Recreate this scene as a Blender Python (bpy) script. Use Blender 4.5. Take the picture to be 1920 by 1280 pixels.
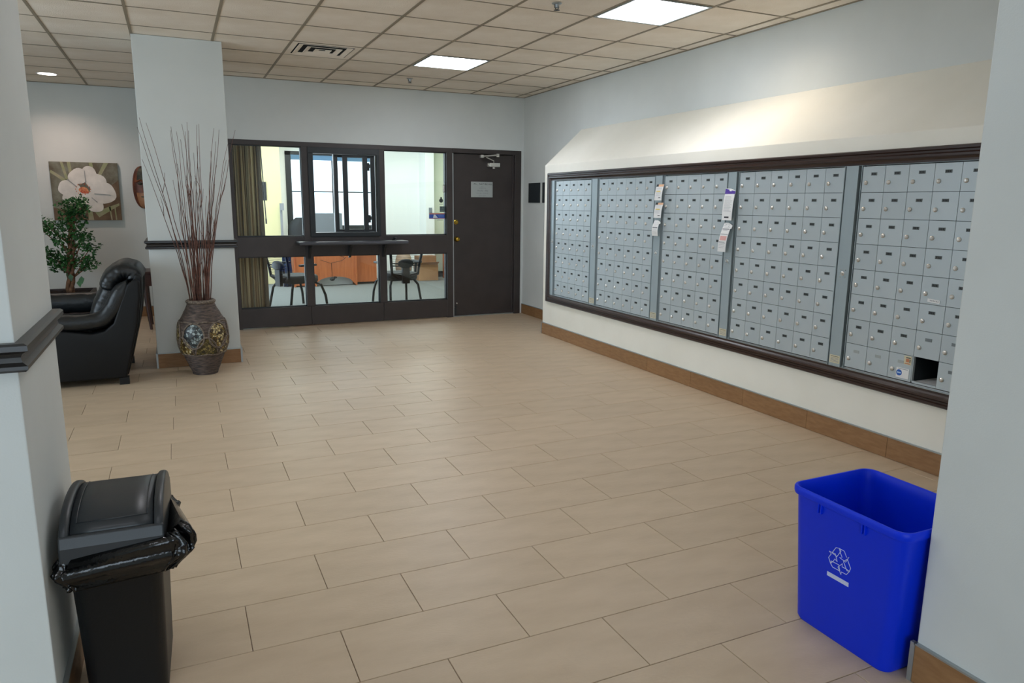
import bpy, bmesh, math, random
from mathutils import Vector, Matrix, noise
random.seed(7)
for o in list(bpy.data.objects): bpy.data.objects.remove(o)
S = bpy.context.scene
C = S.collection
rad = math.radians

# ------------------------------------------------------------ camera
def make_camera():
    yaw, pitch, roll = rad(24.848), rad(-10.877), rad(0.527)
    F = Vector((math.sin(yaw)*math.cos(pitch), math.cos(yaw)*math.cos(pitch), math.sin(pitch)))
    R = Vector((math.cos(yaw), -math.sin(yaw), 0)); U = R.cross(F)
    R2 = R*math.cos(roll)+U*math.sin(roll); U2 = -R*math.sin(roll)+U*math.cos(roll)
    cam = bpy.data.cameras.new('camera'); cam.sensor_width = 36; cam.lens = 1352.1/1920*36
    cam.clip_start = .05
    o = bpy.data.objects.new('camera', cam); C.objects.link(o)
    M = Matrix((R2, U2, -F)).transposed().to_4x4(); M.translation = (0, 0, 1.4653)
    o.matrix_world = M; S.camera = o
make_camera()
# ------------------------------------------------------------ world, light, exposure
W = bpy.data.worlds.new('world'); S.world = W; W.use_nodes = True
bgn = W.node_tree.nodes['Background']
bgn.inputs[0].default_value = (.72, .87, 1.0, 1); bgn.inputs[1].default_value = 3.7
def area(name, loc, rot, sx, sy, watts, col, spread=180):
    l = bpy.data.lights.new(name, 'AREA'); l.shape = 'RECTANGLE'; l.size = sx; l.size_y = sy
    l.energy = watts; l.color = col; l.spread = rad(spread)
    o = bpy.data.objects.new(name, l); o.location = loc; o.rotation_euler = [rad(a) for a in rot]; C.objects.link(o); return o
WARM = (1, .80, .56); NEUT = (1, .90, .78); COOL = (.78, .90, 1)
# daylight through the entrance glazing behind the photographer
p_ = area('entrance_daylight_portal', (-.9, -3.25, 1.25), (90, 0, 0), 3.8, 2.5, 1, COOL); p_.data.cycles.is_portal = True
# daylight through the office window
p_ = area('office_window_portal', (2.7, 13.99, 1.65), (-90, 0, 0), 1.6, 1.36, 1, COOL); p_.data.cycles.is_portal = True
# daylight through the lounge windows in the left wall
p_ = area('lounge_window_portal', (-3.66, 4.4, 1.45), (90, 0, -90), 4.6, 1.9, 1, COOL); p_.data.cycles.is_portal = True
# ceiling fittings of the office, out of view above the glazing
for lx, ly in ((1.6, 10.6), (3.6, 10.6), (1.9, 12.4), (3.9, 12.4)):
    area('office_ceiling_lamp', (lx, ly, 2.76), (0, 0, 0), .6, 1.1, 27, (.97, 1, .96))
# recessed warm downlights over the mailboxes, out of the frame
def spot(name, loc, aim, watts, col, ang, blend, r=.05):
    l = bpy.data.lights.new(name, 'SPOT'); l.energy = watts; l.color = col; l.spot_size = rad(ang); l.spot_blend = blend; l.shadow_soft_size = r
    o = bpy.data.objects.new(name, l); o.location = loc
    o.rotation_euler = (Vector(aim)-Vector(loc)).to_track_quat('-Z', 'Y').to_euler(); C.objects.link(o)
spot('mailbox_downlight', (3.55, 4.1, 2.76), (3.9, 4.2, 0), 12, WARM, 150, 1)
spot('alcove_downlight', (-1.142, 9.551, 2.74), (-1.142, 9.85, 0), 26, (1, .74, .63), 135, 1)
V = S.view_settings
V.view_transform = 'Standard'; V.look = 'None'; V.gamma = 1; V.use_curve_mapping = False; V.exposure = 0.3
PANEL = 10.5; PANEL_FAR = 24.0; PANEL_DIM = 6.0      # emission of the far (raised for back wall) and the near ceiling light diffusers

# ------------------------------------------------------------ materials
def lin(c):
    if isinstance(c, str): c = [int(c[i:i+2], 16)/255 for i in (0, 2, 4)]
    return tuple((x/12.92 if x <= .04045 else ((x+.055)/1.055)**2.4) for x in c)
def mat(name, col, rough=.5, metal=0, col2=None, scale=8, detail=4, bump=0, bscale=60, spec=.5, rand=0, stretch=None, wave=None, emit=0, lo=.35, hi=.65, coat=0):
    m = bpy.data.materials.new(name); m.use_nodes = True; nt = m.node_tree; N = nt.nodes; L = nt.links
    b = N['Principled BSDF']; c = lin(col)
    b.inputs['Base Color'].default_value = (*c, 1); b.inputs['Roughness'].default_value = rough
    b.inputs['Metallic'].default_value = metal; b.inputs['Specular IOR Level'].default_value = spec
    if coat: b.inputs['Coat Weight'].default_value = coat; b.inputs['Coat Roughness'].default_value = .15
    if emit: b.inputs['Emission Color'].default_value = (*c, 1); b.inputs['Emission Strength'].default_value = emit
    tc = N.new('ShaderNodeTexCoord'); mp = N.new('ShaderNodeMapping'); L.new(tc.outputs['Object'], mp.inputs[0])
    if stretch: mp.inputs['Scale'].default_value = stretch
    outc = None
    if col2:
        n = N.new('ShaderNodeTexNoise'); n.inputs['Scale'].default_value = scale; n.inputs['Detail'].default_value = detail
        L.new(mp.outputs[0], n.inputs[0])
        r = N.new('ShaderNodeValToRGB'); r.color_ramp.elements[0].position = lo; r.color_ramp.elements[1].position = hi
        r.color_ramp.elements[0].color = (*c, 1); r.color_ramp.elements[1].color = (*lin(col2), 1)
        L.new(n.outputs[0], r.inputs[0]); outc = r.outputs[0]
    if rand:
        oi = N.new('ShaderNodeObjectInfo'); mr = N.new('ShaderNodeMapRange')
        mr.inputs[3].default_value = 1-rand; mr.inputs[4].default_value = 1+rand
        L.new(oi.outputs['Random'], mr.inputs[0])
        hs = N.new('ShaderNodeHueSaturation'); L.new(mr.outputs[0], hs.inputs['Value'])
        if outc: L.new(outc, hs.inputs['Color'])
        else: hs.inputs['Color'].default_value = (*c, 1)
        outc = hs.outputs[0]
    if outc: L.new(outc, b.inputs['Base Color'])
    if bump:
        n2 = N.new('ShaderNodeTexNoise'); n2.inputs['Scale'].default_value = bscale; n2.inputs['Detail'].default_value = 3
        L.new(mp.outputs[0], n2.inputs[0]); bp = N.new('ShaderNodeBump'); bp.inputs['Strength'].default_value = bump; bp.inputs['Distance'].default_value = .01
        L.new(n2.outputs[0], bp.inputs['Height']); L.new(bp.outputs[0], b.inputs['Normal'])
    return m
def glass_mat(name, tint=(.96, .985, .98), ior=1.45):
    m = bpy.data.materials.new(name); m.use_nodes = True; nt = m.node_tree; N = nt.nodes; L = nt.links; N.clear()
    o = N.new('ShaderNodeOutputMaterial'); mx = N.new('ShaderNodeMixShader'); t = N.new('ShaderNodeBsdfTransparent'); g = N.new('ShaderNodeBsdfGlossy'); f = N.new('ShaderNodeFresnel')
    t.inputs[0].default_value = (*tint, 1); g.inputs['Roughness'].default_value = .01; f.inputs[0].default_value = ior
    L.new(f.outputs[0], mx.inputs[0]); L.new(t.outputs[0], mx.inputs[1]); L.new(g.outputs[0], mx.inputs[2]); L.new(mx.outputs[0], o.inputs[0]); return m
M = {}
M['wall'] = mat('painted_wall', 'D3D7D4', .75, col2='CDD1CE', scale=2, bump=.06, bscale=220, spec=.3)
M['wallbox'] = mat('bulkhead_paint', 'EEEBDF', .7, col2='E8E5D8', scale=2, bump=.05, bscale=220, spec=.3)
M['tile'] = mat('floor_tile', 'C0AB90', .42, col2='B5A085', scale=6, detail=6, bump=.10, bscale=90, rand=.03, spec=.45, stretch=(.6, 1.6, 1))
M['grout'] = mat('grout', '7A5F48', .9)
M['base'] = mat('baseboard_tile', '97714A', .5, col2='8A643F', scale=14, bump=.08, bscale=80, stretch=(1, 1, 4), rand=.05)
M['alu'] = mat('trim_metal', 'A9AFB0', .38, .8)
M['ceil'] = mat('ceiling_tile', 'F0E6D8', .9, col2='E6DAC9', scale=3, detail=6, bump=.5, bscale=110, rand=.03, spec=.1)
M['tbar'] = mat('ceiling_grid', '8E826E', .6)
M['gap'] = mat('gap_shade', '0E0F10', .9)  # near-black colour standing in for shade inside gaps and openings
M['dark'] = mat('dark_brown_paint', '3B3432', .42, col2='352F2D', scale=5, bump=.05, bscale=120)
M['darkm'] = mat('dark_window_metal', '2C3032', .4, .3)
M['mould'] = mat('dark_stained_moulding', '37241C', .33, col2='2C1C16', scale=20, stretch=(1, .15, 3))
M['rail'] = mat('chair_rail_paint', '262423', .3)
M['mbox'] = mat('mailbox_aluminium', 'B2BCBF', .42, .2, rand=.035, bump=.03, bscale=300)
M['mpil'] = mat('mailbox_pilaster', '9DAAAE', .42, .25)
M['chrome'] = mat('chrome', 'DEDBD4', .28, .8)
M['plate'] = mat('number_plate', '4C5352', .5)
M['platet'] = mat('number_plate_digits', '1B1F1F', .6)
M['plateb'] = mat('blank_plate', 'A3A8A6', .5, .3)
M['brass'] = mat('brass', 'C9A545', .22, 1)
M['white'] = mat('white_paper', 'E4E4E2', .7)
M['ink'] = mat('ink', '3A3C40', .7)
M['inkg'] = mat('grey_ink', '8C8E92', .7)
M['yellow'] = mat('yellow_print', 'E3C95A', .7)
M['purple'] = mat('purple_print', '4B2E93', .6)
M['pink'] = mat('pink_print', 'D9A6A0', .7)
M['cream'] = mat('cream_label', 'CFC7A6', .6)
M['glass'] = glass_mat('window_glass')
M['silver'] = mat('silver_sign', 'B9BFBD', .35, .5)
M['black'] = mat('black_plastic', '101214', .45, bump=.05, bscale=200, spec=.35)
M['blackl'] = mat('charcoal_plastic', '272B2E', .4, bump=.03, bscale=250)
M['bag'] = mat('bin_bag', '030405', .2, bump=.45, bscale=30, spec=.6)
M['blue'] = mat('blue_plastic', '0030DC', .4, spec=.25)
M['bluew'] = mat('white_print', 'C8D0EC', .6)
M['leather'] = mat('black_leather', '0F1214', .36, col2='14181B', scale=12, bump=.4, bscale=24, spec=.5)
M['leatherf'] = mat('black_leather_panel', '0B0D0F', .5, bump=.06, bscale=60, spec=.3)
M['wood'] = mat('dark_wood', '3A1B10', .35, col2='2A120A', scale=12, stretch=(1, 1, .2))
M['cherry'] = mat('cherry_laminate', 'B8693C', .42, col2='A85C33', scale=10, stretch=(5, 1, .4))
M['twig'] = mat('twig_bark', '70483A', .7, col2='4A3026', scale=30, rand=.25)
M['vase'] = mat('woven_vase', '6B5A50', .6, col2='2E2724', scale=60, detail=3, bump=.6, bscale=90, stretch=(.35, .35, 2.4), spec=.6)
M['rope'] = mat('woven_rope', '857768', .6, col2='4E443C', scale=80, bump=.5, bscale=160)
def mosaic(name, a, b, c):
    m = mat(name, a, .35); nt = m.node_tree; N = nt.nodes; L = nt.links
    v = N.new('ShaderNodeTexVoronoi'); v.inputs['Scale'].default_value = 52; tc = N['Texture Coordinate'] if 'Texture Coordinate' in N else N.new('ShaderNodeTexCoord')
    L.new(tc.outputs['Object'], v.inputs[0])
    sx = N.new('ShaderNodeSeparateColor'); L.new(v.outputs['Color'], sx.inputs[0])
    r = N.new('ShaderNodeValToRGB'); e = r.color_ramp.elements; e[0].color = (*lin(a), 1); e[1].color = (*lin(c), 1); e[0].position = .2; e[1].position = .8
    q = e.new(.5); q.color = (*lin(b), 1); L.new(sx.outputs[0], r.inputs[0])
    v2 = N.new('ShaderNodeTexVoronoi'); v2.feature = 'DISTANCE_TO_EDGE'; v2.inputs['Scale'].default_value = 52; L.new(tc.outputs['Object'], v2.inputs[0])
    th = N.new('ShaderNodeMath'); th.operation = 'GREATER_THAN'; th.inputs[1].default_value = .07; L.new(v2.outputs[0], th.inputs[0])
    mx = N.new('ShaderNodeMixRGB'); mx.inputs[1].default_value = (.012, .01, .008, 1); L.new(th.outputs[0], mx.inputs[0]); L.new(r.outputs[0], mx.inputs[2])
    L.new(mx.outputs[0], N['Principled BSDF'].inputs['Base Color']); return m
M['mosg'] = mosaic('gold_mosaic', 'C7B98A', '8A6F35', '3E2C14')
M['most'] = mosaic('teal_mosaic', '9AA6A4', '39464A', '191D20')
M['mosb'] = mosaic('bronze_mosaic', '5E5226', '251F14', '8A7A48')
M['leaf'] = mat('ficus_leaf', '357233', .5, col2='173F1C', scale=9, detail=2)
M['trunk'] = mat('ficus_trunk', '8A6448', .8, col2='5A3E2C', scale=25, bump=.3)
M['soil'] = mat('soil', '3A2418', .95, col2='1E130D', scale=40, bump=1, bscale=50)
M['planter'] = mat('planter_brown', '3B2A26', .5)
M['canvas'] = mat('canvas_background', '5F5646', .8, col2='8C8F80', scale=7, detail=6, lo=.4, hi=.75)
M['canvas2'] = mat('canvas_brown', '5A4636', .8, col2='74604A', scale=9, detail=5)
M['stem'] = mat('painted_stem', '8A9468', .8, col2='A49C84', scale=12)
M['petal'] = mat('painted_petal', 'E3DED6', .8, col2='CFCBC4', scale=9)
M['petals'] = mat('painted_petal_line', '9A9C9A', .8)
M['petalc'] = mat('painted_centre', 'E0A070', .8, col2='B5442E', scale=30)
M['maskb'] = mat('mask_brown', '7A4326', .45, col2='4A2416', scale=14)
M['maskt'] = mat('mask_tan', 'A87B58', .45, col2='8F6243', scale=10)
M['maskd'] = mat('mask_dark', '1B1B16', .5, col2='3B3F2A', scale=30)
M['carpet'] = mat('carpet', '6A6D6B', 1, col2='7C807E', scale=60, detail=2, bump=.5, bscale=260, spec=.05)
M['offw'] = mat('office_white_wall', 'E6EAE6', .8)
M['offy'] = mat('office_yellow_wall', 'DCD3A2', .8)
M['offg'] = mat('office_pale_wall', 'D5DCC8', .8)
M['offb'] = mat('office_black_base', '1C1F22', .6)
M['chair'] = mat('chair_fabric', '24282A', .75, bump=.1, bscale=150)
M['mesh'] = mat('chair_mesh', '22282A', .8)
M['grey'] = mat('grey_plastic', '6F777C', .5)
M['card'] = mat('cardboard', 'A9805A', .85, col2='9C7350', scale=6)
M['navy'] = mat('navy_cloth', '16233F', .85)
M['slat'] = [mat('blind_beige', 'D9C69F', .75, col2='CDB88F', scale=4), mat('blind_brown', '9A7E5C', .75), mat('blind_grey', 'AFA48A', .75), mat('blind_dark', '5A4A38', .75), mat('blind_cream', 'EEE0BE', .75)]
M['bricko'] = mat('outside_brick', 'E2E0DC', .9, col2='D6D4D0', scale=5)
M['snow'] = mat('outside_ground', 'E8EAEC', .9)

# ------------------------------------------------------------ mesh helpers
class MB:
    def __init__(s): s.v = []; s.f = []; s.m = []
    def add(s, vs, fs, mi=0):
        n = len(s.v); s.v += [tuple(v) for v in vs]
        for f in fs: s.f.append(tuple(i+n for i in f)); s.m.append(mi)
        return s
    def box(s, x0, x1, y0, y1, z0, z1, mi=0):
        return s.add([(x, y, z) for z in (z0, z1) for y in (y0, y1) for x in (x0, x1)],
            [(0, 2, 3, 1), (4, 5, 7, 6), (0, 1, 5, 4), (2, 6, 7, 3), (0, 4, 6, 2), (1, 3, 7, 5)], mi)
    def prism(s, poly, ax, a, b, mi=0):
        n = len(poly)
        def P(p, t):
            return {'x': (t, p[0], p[1]), 'y': (p[0], t, p[1]), 'z': (p[0], p[1], t)}[ax]
        vs = [P(p, a) for p in poly]+[P(p, b) for p in poly]
        return s.add(vs, [tuple(range(n-1, -1, -1)), tuple(range(n, 2*n))]+[(i, (i+1) % n, n+(i+1) % n, n+i) for i in range(n)], mi)
    def lathe(s, prof, c=(0, 0, 0), n=32, mi=0, ax='z', cap=True):
        vs = []
        for r, h in prof:
            for k in range(n):
                a = 2*math.pi*k/n; p = (r*math.cos(a), r*math.sin(a), h)
                if ax == 'x': p = (p[2], p[0], p[1])
                if ax == 'y': p = (p[0], p[2], p[1])
                vs.append((c[0]+p[0], c[1]+p[1], c[2]+p[2]))
        fs = [(i*n+k, i*n+(k+1) % n, (i+1)*n+(k+1) % n, (i+1)*n+k) for i in range(len(prof)-1) for k in range(n)]
        if cap: fs += [tuple(range(n-1, -1, -1)), tuple(range((len(prof)-1)*n, len(prof)*n))]
        else: fs += [((len(prof)-1)*n+k, (len(prof)-1)*n+(k+1) % n, (k+1) % n, k) for k in range(n)]
        return s.add(vs, fs, mi)
    def tube(s, path, r, n=6, mi=0, flat=1):
        path = [Vector(p) for p in path]; rs = r if isinstance(r, (list, tuple)) else [r]*len(path)
        vs = []; prev = None
        for i, p in enumerate(path):
            t = (path[min(i+1, len(path)-1)]-path[max(i-1, 0)]).normalized()
            if prev is None:
                up = Vector((0, 0, 1)) if abs(t.z) < .9 else Vector((0, 1, 0)); u = t.cross(up).normalized()
            else: u = (prev-t*prev.dot(t)).normalized()
            prev = u; w = t.cross(u)
            for k in range(n):
                a = 2*math.pi*k/n; vs.append(p+(u*math.cos(a)+w*math.sin(a)*flat)*rs[i])
        fs = [(i*n+k, i*n+(k+1) % n, (i+1)*n+(k+1) % n, (i+1)*n+k) for i in range(len(path)-1) for k in range(n)]
        fs += [tuple(range(n-1, -1, -1)), tuple(range((len(path)-1)*n, len(path)*n))]
        return s.add(vs, fs, mi)
    def sphere(s, c, r, sc=(1, 1, 1), n=14, mi=0):
        pr = [(math.sin(math.pi*i/n)*r if 0 < i < n else r*.01, -math.cos(math.pi*i/n)*r) for i in range(n+1)]
        q = MB().lathe(pr, n=n*2); return s.add([(c[0]+v[0]*sc[0], c[1]+v[1]*sc[1], c[2]+v[2]*sc[2]) for v in q.v], q.f, mi)
    def grid(s, P, mi=0, close=False):
        r = len(P); c = len(P[0]); vs = [p for row in P for p in row]
        cc = c if close else c-1
        return s.add(vs, [(i*c+j, i*c+(j+1) % c, (i+1)*c+(j+1) % c, (i+1)*c+j) for i in range(r-1) for j in range(cc)], mi)
    def xf(s, Mx):
        s.v = [tuple(Mx @ Vector(v)) for v in s.v]; return s
    def mesh(s, name, mats, off=(0, 0, 0), smooth=False):
        me = bpy.data.meshes.new(name)
        me.from_pydata([(v[0]-off[0], v[1]-off[1], v[2]-off[2]) for v in s.v], [], s.f)
        for m in (mats if isinstance(mats, (list, tuple)) else [mats]): me.materials.append(M[m] if isinstance(m, str) else m)
        for p, mi in zip(me.polygons, s.m): p.material_index = mi
        if smooth:
            for p in me.polygons: p.use_smooth = True
        bm = bmesh.new(); bm.from_mesh(me); bmesh.ops.recalc_face_normals(bm, faces=bm.faces); bm.to_mesh(me); bm.free()
        me.update(); return me
def woff(o):
    v = Vector((0, 0, 0))
    while o: v += o.location; o = o.parent
    return v
def build(mb, name, mats, parent=None, smooth=False, bevel=0, seg=2, sub=0, origin=None, label=None, solid=0, autos=False):
    off = woff(parent)
    if origin is not None: off = Vector(origin)
    me = mb.mesh(name, mats, off, smooth)
    o = bpy.data.objects.new(name, me); C.objects.link(o)
    if parent: o.parent = parent; o.location = off-woff(parent)
    elif origin is not None: o.location = origin
    if solid: md = o.modifiers.new('s', 'SOLIDIFY'); md.thickness = solid; md.offset = 0
    if bevel:
        md = o.modifiers.new('b', 'BEVEL'); md.width = bevel; md.segments = seg; md.limit_method = 'ANGLE'; md.angle_limit = rad(40)
        if autos or smooth: md.harden_normals = False
    if sub: md = o.modifiers.new('u', 'SUBSURF'); md.levels = sub; md.render_levels = sub
    if label: o['label'] = label
    return o
def tag(o, label, cat, group=None):
    o['label'] = label; o['category'] = cat
    if group: o['group'] = group
    return o
def thing(name, loc, label, cat, group=None):
    o = bpy.data.objects.new(name, None); o.empty_display_size = .1; o.location = loc; C.objects.link(o); return tag(o, label, cat, group)
def struct(o): o['kind'] = 'structure'; return o
def sempty(name, loc=(0, 0, 0)):
    o = bpy.data.objects.new(name, None); o.location = loc; C.objects.link(o); return struct(o)
def inst(me, name, loc, parent=None, rot=None):
    o = bpy.data.objects.new(name, me); C.objects.link(o); o.parent = parent; o.location = loc
    if rot: o.rotation_euler = rot
    return o
def copy_tree(o, parent=None):
    c = o.copy(); C.objects.link(c); c.parent = parent
    for ch in [x for x in bpy.data.objects if x.parent == o]: copy_tree(ch, c)
    return c
def text_mesh(txt, size, ext=.0006, spacing=1, align='CENTER'):
    cu = bpy.data.curves.new('t', 'FONT'); cu.body = txt; cu.size = size; cu.extrude = ext; cu.align_x = align; cu.align_y = 'CENTER'; cu.resolution_u = 1; cu.space_character = spacing
    o = bpy.data.objects.new('t', cu); C.objects.link(o); bpy.context.view_layer.update()
    me = bpy.data.meshes.new_from_object(o.evaluated_get(bpy.context.evaluated_depsgraph_get()))
    vs = [tuple(v.co) for v in me.vertices]; fs = [tuple(p.vertices) for p in me.polygons]
    bpy.data.objects.remove(o); bpy.data.curves.remove(cu); bpy.data.meshes.remove(me)
    return vs, fs

# ------------------------------------------------------------ key planes
H = 2.79; YF = 8.74; XR = 4.19; XB = 3.742; YB0 = 7.255; YN = 1.312; XN = 2.01; YA = 10.25; BH = .128
XL = -3.6; YS = -3.2

# ------------------------------------------------------------ floor
fl = struct(build(MB().box(XL, XR+.1, YS, YA+.1, -.15, -.006), 'floor', 'grout'))
TW, TD = .588, .2985
rects = []
for r in range(-4, 28):
    y0 = 2.308+r*TD-(.0)
    xo = .722+.0062*r+(TW/2 if r % 2 else 0)
    for k in range(-9, 8):
        x0 = xo+k*TW
        a, b, c, d = max(x0, XL), min(x0+TW, XR), y0, min(y0+TD, YA)
        if b-a < .04 or d-c < .03: continue
        if c > YF-.05 and a > .3: continue
        if d > YF and b > .35: b = min(b, .35) if c > YF-.05 else b
        rects.append((a, b, c, d))
def score(t):
    cx, cy = (t[0]+t[1])/2, (t[2]+t[3])/2
    vis = cx > -.35-.12*max(cy-2.7, 0) and cy > 1.2
    return (0 if vis else 1, math.hypot(cx, cy))
rects.sort(key=score)
g = .0011; full = {}
for t in rects[:300]:
    w, d = round(t[1]-t[0], 4), round(t[3]-t[2], 4)
    if (w, d) not in full:
        m = MB(); z1 = 0; b = .0015
        m.add([(g, g, -.008), (w-g, g, -.008), (w-g, d-g, -.008), (g, d-g, -.008), (g, g, -b), (w-g, g, -b), (w-g, d-g, -b), (g, d-g, -b),
               (g+b, g+b, 0), (w-g-b, g+b, 0), (w-g-b, d-g-b, 0), (g+b, d-g-b, 0)],
              [(0, 1, 5, 4), (1, 2, 6, 5), (2, 3, 7, 6), (3, 0, 4, 7), (4, 5, 9, 8), (5, 6, 10, 9), (6, 7, 11, 10), (7, 4, 8, 11), (8, 9, 10, 11)])
        full[(w, d)] = m.mesh('floor_tile', 'tile')
    inst(full[(w, d)], 'floor_tile', (t[0], t[2], 0), fl)
m = MB()
for t in rects[300:]: m.box(t[0]+g, t[1]-g, t[2]+g, t[3]-g, -.008, 0)
o = build(m, 'floor_tiling', 'tile', fl); o['kind'] = 'stuff'

# ------------------------------------------------------------ walls
BULK = [(-0.9, 1.70), ]
struct(build(MB().box(.3, XR, YF, YF+.12, 2.127, H).box(4.152, XR, YF, YF+.12, 0, 2.127).box(.3, .585, YF, YF+.12, 0, 2.127)
    .box(.3, .42, YF+.12, YA+.12, 0, H), 'wall_back', 'wall'))
struct(build(MB().box(XL-.12, .3, YA, YA+.12, 0, H), 'wall_alcove', 'wall'))
struct(build(MB().box(XR, XR+.12, YS, YF+.12, 0, H), 'wall_right', 'wall'))
struct(build(MB().box(XL-.12, XL, YS, 2.1, 0, H).box(XL-.12, XL, 6.7, YA, 0, H).box(XL-.12, XL, 2.1, 6.7, 0, .5).box(XL-.12, XL, 2.1, 6.7, 2.4, H), 'wall_left', 'wall'))
w4 = sempty('window_4', (XL-.06, 4.4, .5))
for y in (2.1, 3.24, 4.38, 5.52, 6.66): build(MB().box(XL-.09, XL-.03, y, y+.04, .5, 2.4), 'frame_post', 'darkm', w4)
build(MB().box(XL-.09, XL-.03, 2.1, 6.7, .5, .54), 'frame_rail', 'darkm', w4); build(MB().box(XL-.09, XL-.03, 2.1, 6.7, 2.36, 2.4), 'frame_rail', 'darkm', w4)
# wall behind the photographer, with a wide glazed entrance opening
struct(build(MB().box(XL, -2.8, YS-.12, YS, 0, H).box(1.0, XR, YS-.12, YS, 0, H).box(-2.8, 1.0, YS-.12, YS, 2.5, H), 'wall_front', 'wall'))
w3 = sempty('window_3', (-.9, YS-.06, 0))
for x in (-2.8, -1.85, -.9, .05, .96): build(MB().box(x, x+.04, YS-.09, YS-.03, 0, 2.5), 'frame_post', 'darkm', w3)
build(MB().box(-2.8, 1.0, YS-.09, YS-.03, 2.46, 2.5).box(-2.8, 1.0, YS-.09, YS-.03, 2.08, 2.13), 'frame_rail', 'darkm', w3)
# bulkhead carrying the mailboxes: box with a sloping top, hollow behind the boxes
sl = MB()
ymin = YN-.3
MY0, MY1, MZ0, MZ1 = 2.13, 7.075, .455, 1.715     # opening
sl.box(XB, XR, ymin, YB0, 0, MZ0).box(XB, XR, MY1, YB0, MZ0, MZ1).box(XB, XR, ymin, MY0, MZ0, MZ1)
sl.prism([(XB, MZ1), (XR, MZ1), (XR, 2.275), (XB, 1.872)], 'y', ymin, YB0)
struct(build(sl, 'wall_mailbox', 'wallbox', bevel=.003))
# near right wall end
struct(build(MB().box(XN, XR, YS, YN, 0, H), 'wall_near', 'wall', bevel=.004))
# pillars
struct(build(MB().box(-.222, .468, 6.956, 7.62, 0, H), 'wall_pillar', 'wall', bevel=.004))
LX, LY0, LY1 = -.378, 2.085, 2.70
struct(build(MB().box(-1.1, LX, LY0, LY1, 0, H), 'wall_pillar.001', 'wall', bevel=.004))

# ------------------------------------------------------------ baseboards of tile with metal edges
BB = {}
def bb(name, p0, p1, nrm, joints=None, start=0, trims=(0, 0)):
    """tiles from p0 to p1 (xy), sticking out along nrm"""
    p0 = Vector(p0); p1 = Vector(p1); n = Vector(nrm); d = (p1-p0); Ln = d.length; d.normalize()
    root = struct(build(quad(p0, p1, n, .004, 0, BH), name, 'grout'))
    ts = []; t = start
    while t < Ln:
        a = max(t, 0); b = min(t+.606, Ln); 
        if b-a > .03: ts.append((a, b))
        t += .606
    for a, b in ts:
        build(quad(p0+d*(a+.0012), p0+d*(b-.0012), n, .011, .002, BH-.001), 'baseboard_tile', 'base', root)
    build(quad(p0, p1, n, .014, BH-.001, BH+.005), 'metal_edge', 'alu', root)
    if trims[0]: build(quad(p0-d*.012, p0+d*.003, n, .014, 0, BH+.005), 'corner_trim', 'alu', root)
    if trims[1]: build(quad(p1-d*.003, p1+d*.012, n, .014, 0, BH+.005), 'corner_trim', 'alu', root)
    return root
def quad(a, b, n, t, z0, z1):
    m = MB(); P = [a, b, b+n*t, a+n*t]
    m.add([(p.x, p.y, z) for z in (z0, z1) for p in P], [(0, 1, 2, 3), (4, 5, 6, 7), (0, 1, 5, 4), (1, 2, 6, 5), (2, 3, 7, 6), (3, 0, 4, 7)]); return m
bb('baseboard_mailbox', (XB, YB0), (XB, YN), (-1, 0), start=-.36, trims=(1, 0))
bb('baseboard_mailbox_end', (XR, YB0), (XB, YB0), (0, 1))
bb('baseboard_right', (XR, YF), (XR, YB0), (-1, 0), start=-.2)
bb('baseboard_pillar', (-.222, 6.956), (.468, 6.956), (0, -1), start=-.1, trims=(1, 1))
bb('baseboard_pillar_right', (.468, 6.956), (.468, 7.62), (1, 0))
bb('baseboard_pillar_left', (-.222, 7.62), (-.222, 6.956), (-1, 0))
bb('baseboard_alcove', (XL, YA), (.3, YA), (0, -1), start=-.3)
bb('baseboard_near', (XN, YN), (XN, YS), (-1, 0), start=-.25, trims=(1, 0))
bb('baseboard_column_side', (LX, LY0), (LX, LY1), (1, 0), start=-.2, trims=(1, 0))
bb('baseboard_column_front', (-1.1, LY0), (LX, LY0), (0, -1))

# ------------------------------------------------------------ chair rails round the pillars
RP = [(0, 1.047), (.020, 1.047), (.026, 1.053), (.026, 1.062), (.014, 1.070), (.011, 1.082), (.016, 1.092), (.030, 1.100), (.030, 1.113), (.022, 1.118), (0, 1.118)]
def rail(name, x0, x1, y0, y1):
    m = MB(); n = len(RP); rows = []
    cs = [(x0, y1, -1, 0), (x0, y0, -1, -1), (x1, y0, 1, -1), (x1, y1, 1, 0)]
    for cx, cy, sx, sy in cs: rows.append([(cx+sx*r, cy+sy*r, z) for r, z in RP])
    m.grid(rows); m.add(rows[0], [tuple(range(n))]); m.add(rows[3], [tuple(range(n))])
    return struct(build(m, name, 'rail'))
rail('trim_pillar_chair_rail', -.222, .468, 6.956, 7.62)
rail('trim_column_chair_rail', -1.1, LX, LY0, LY1)

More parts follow.
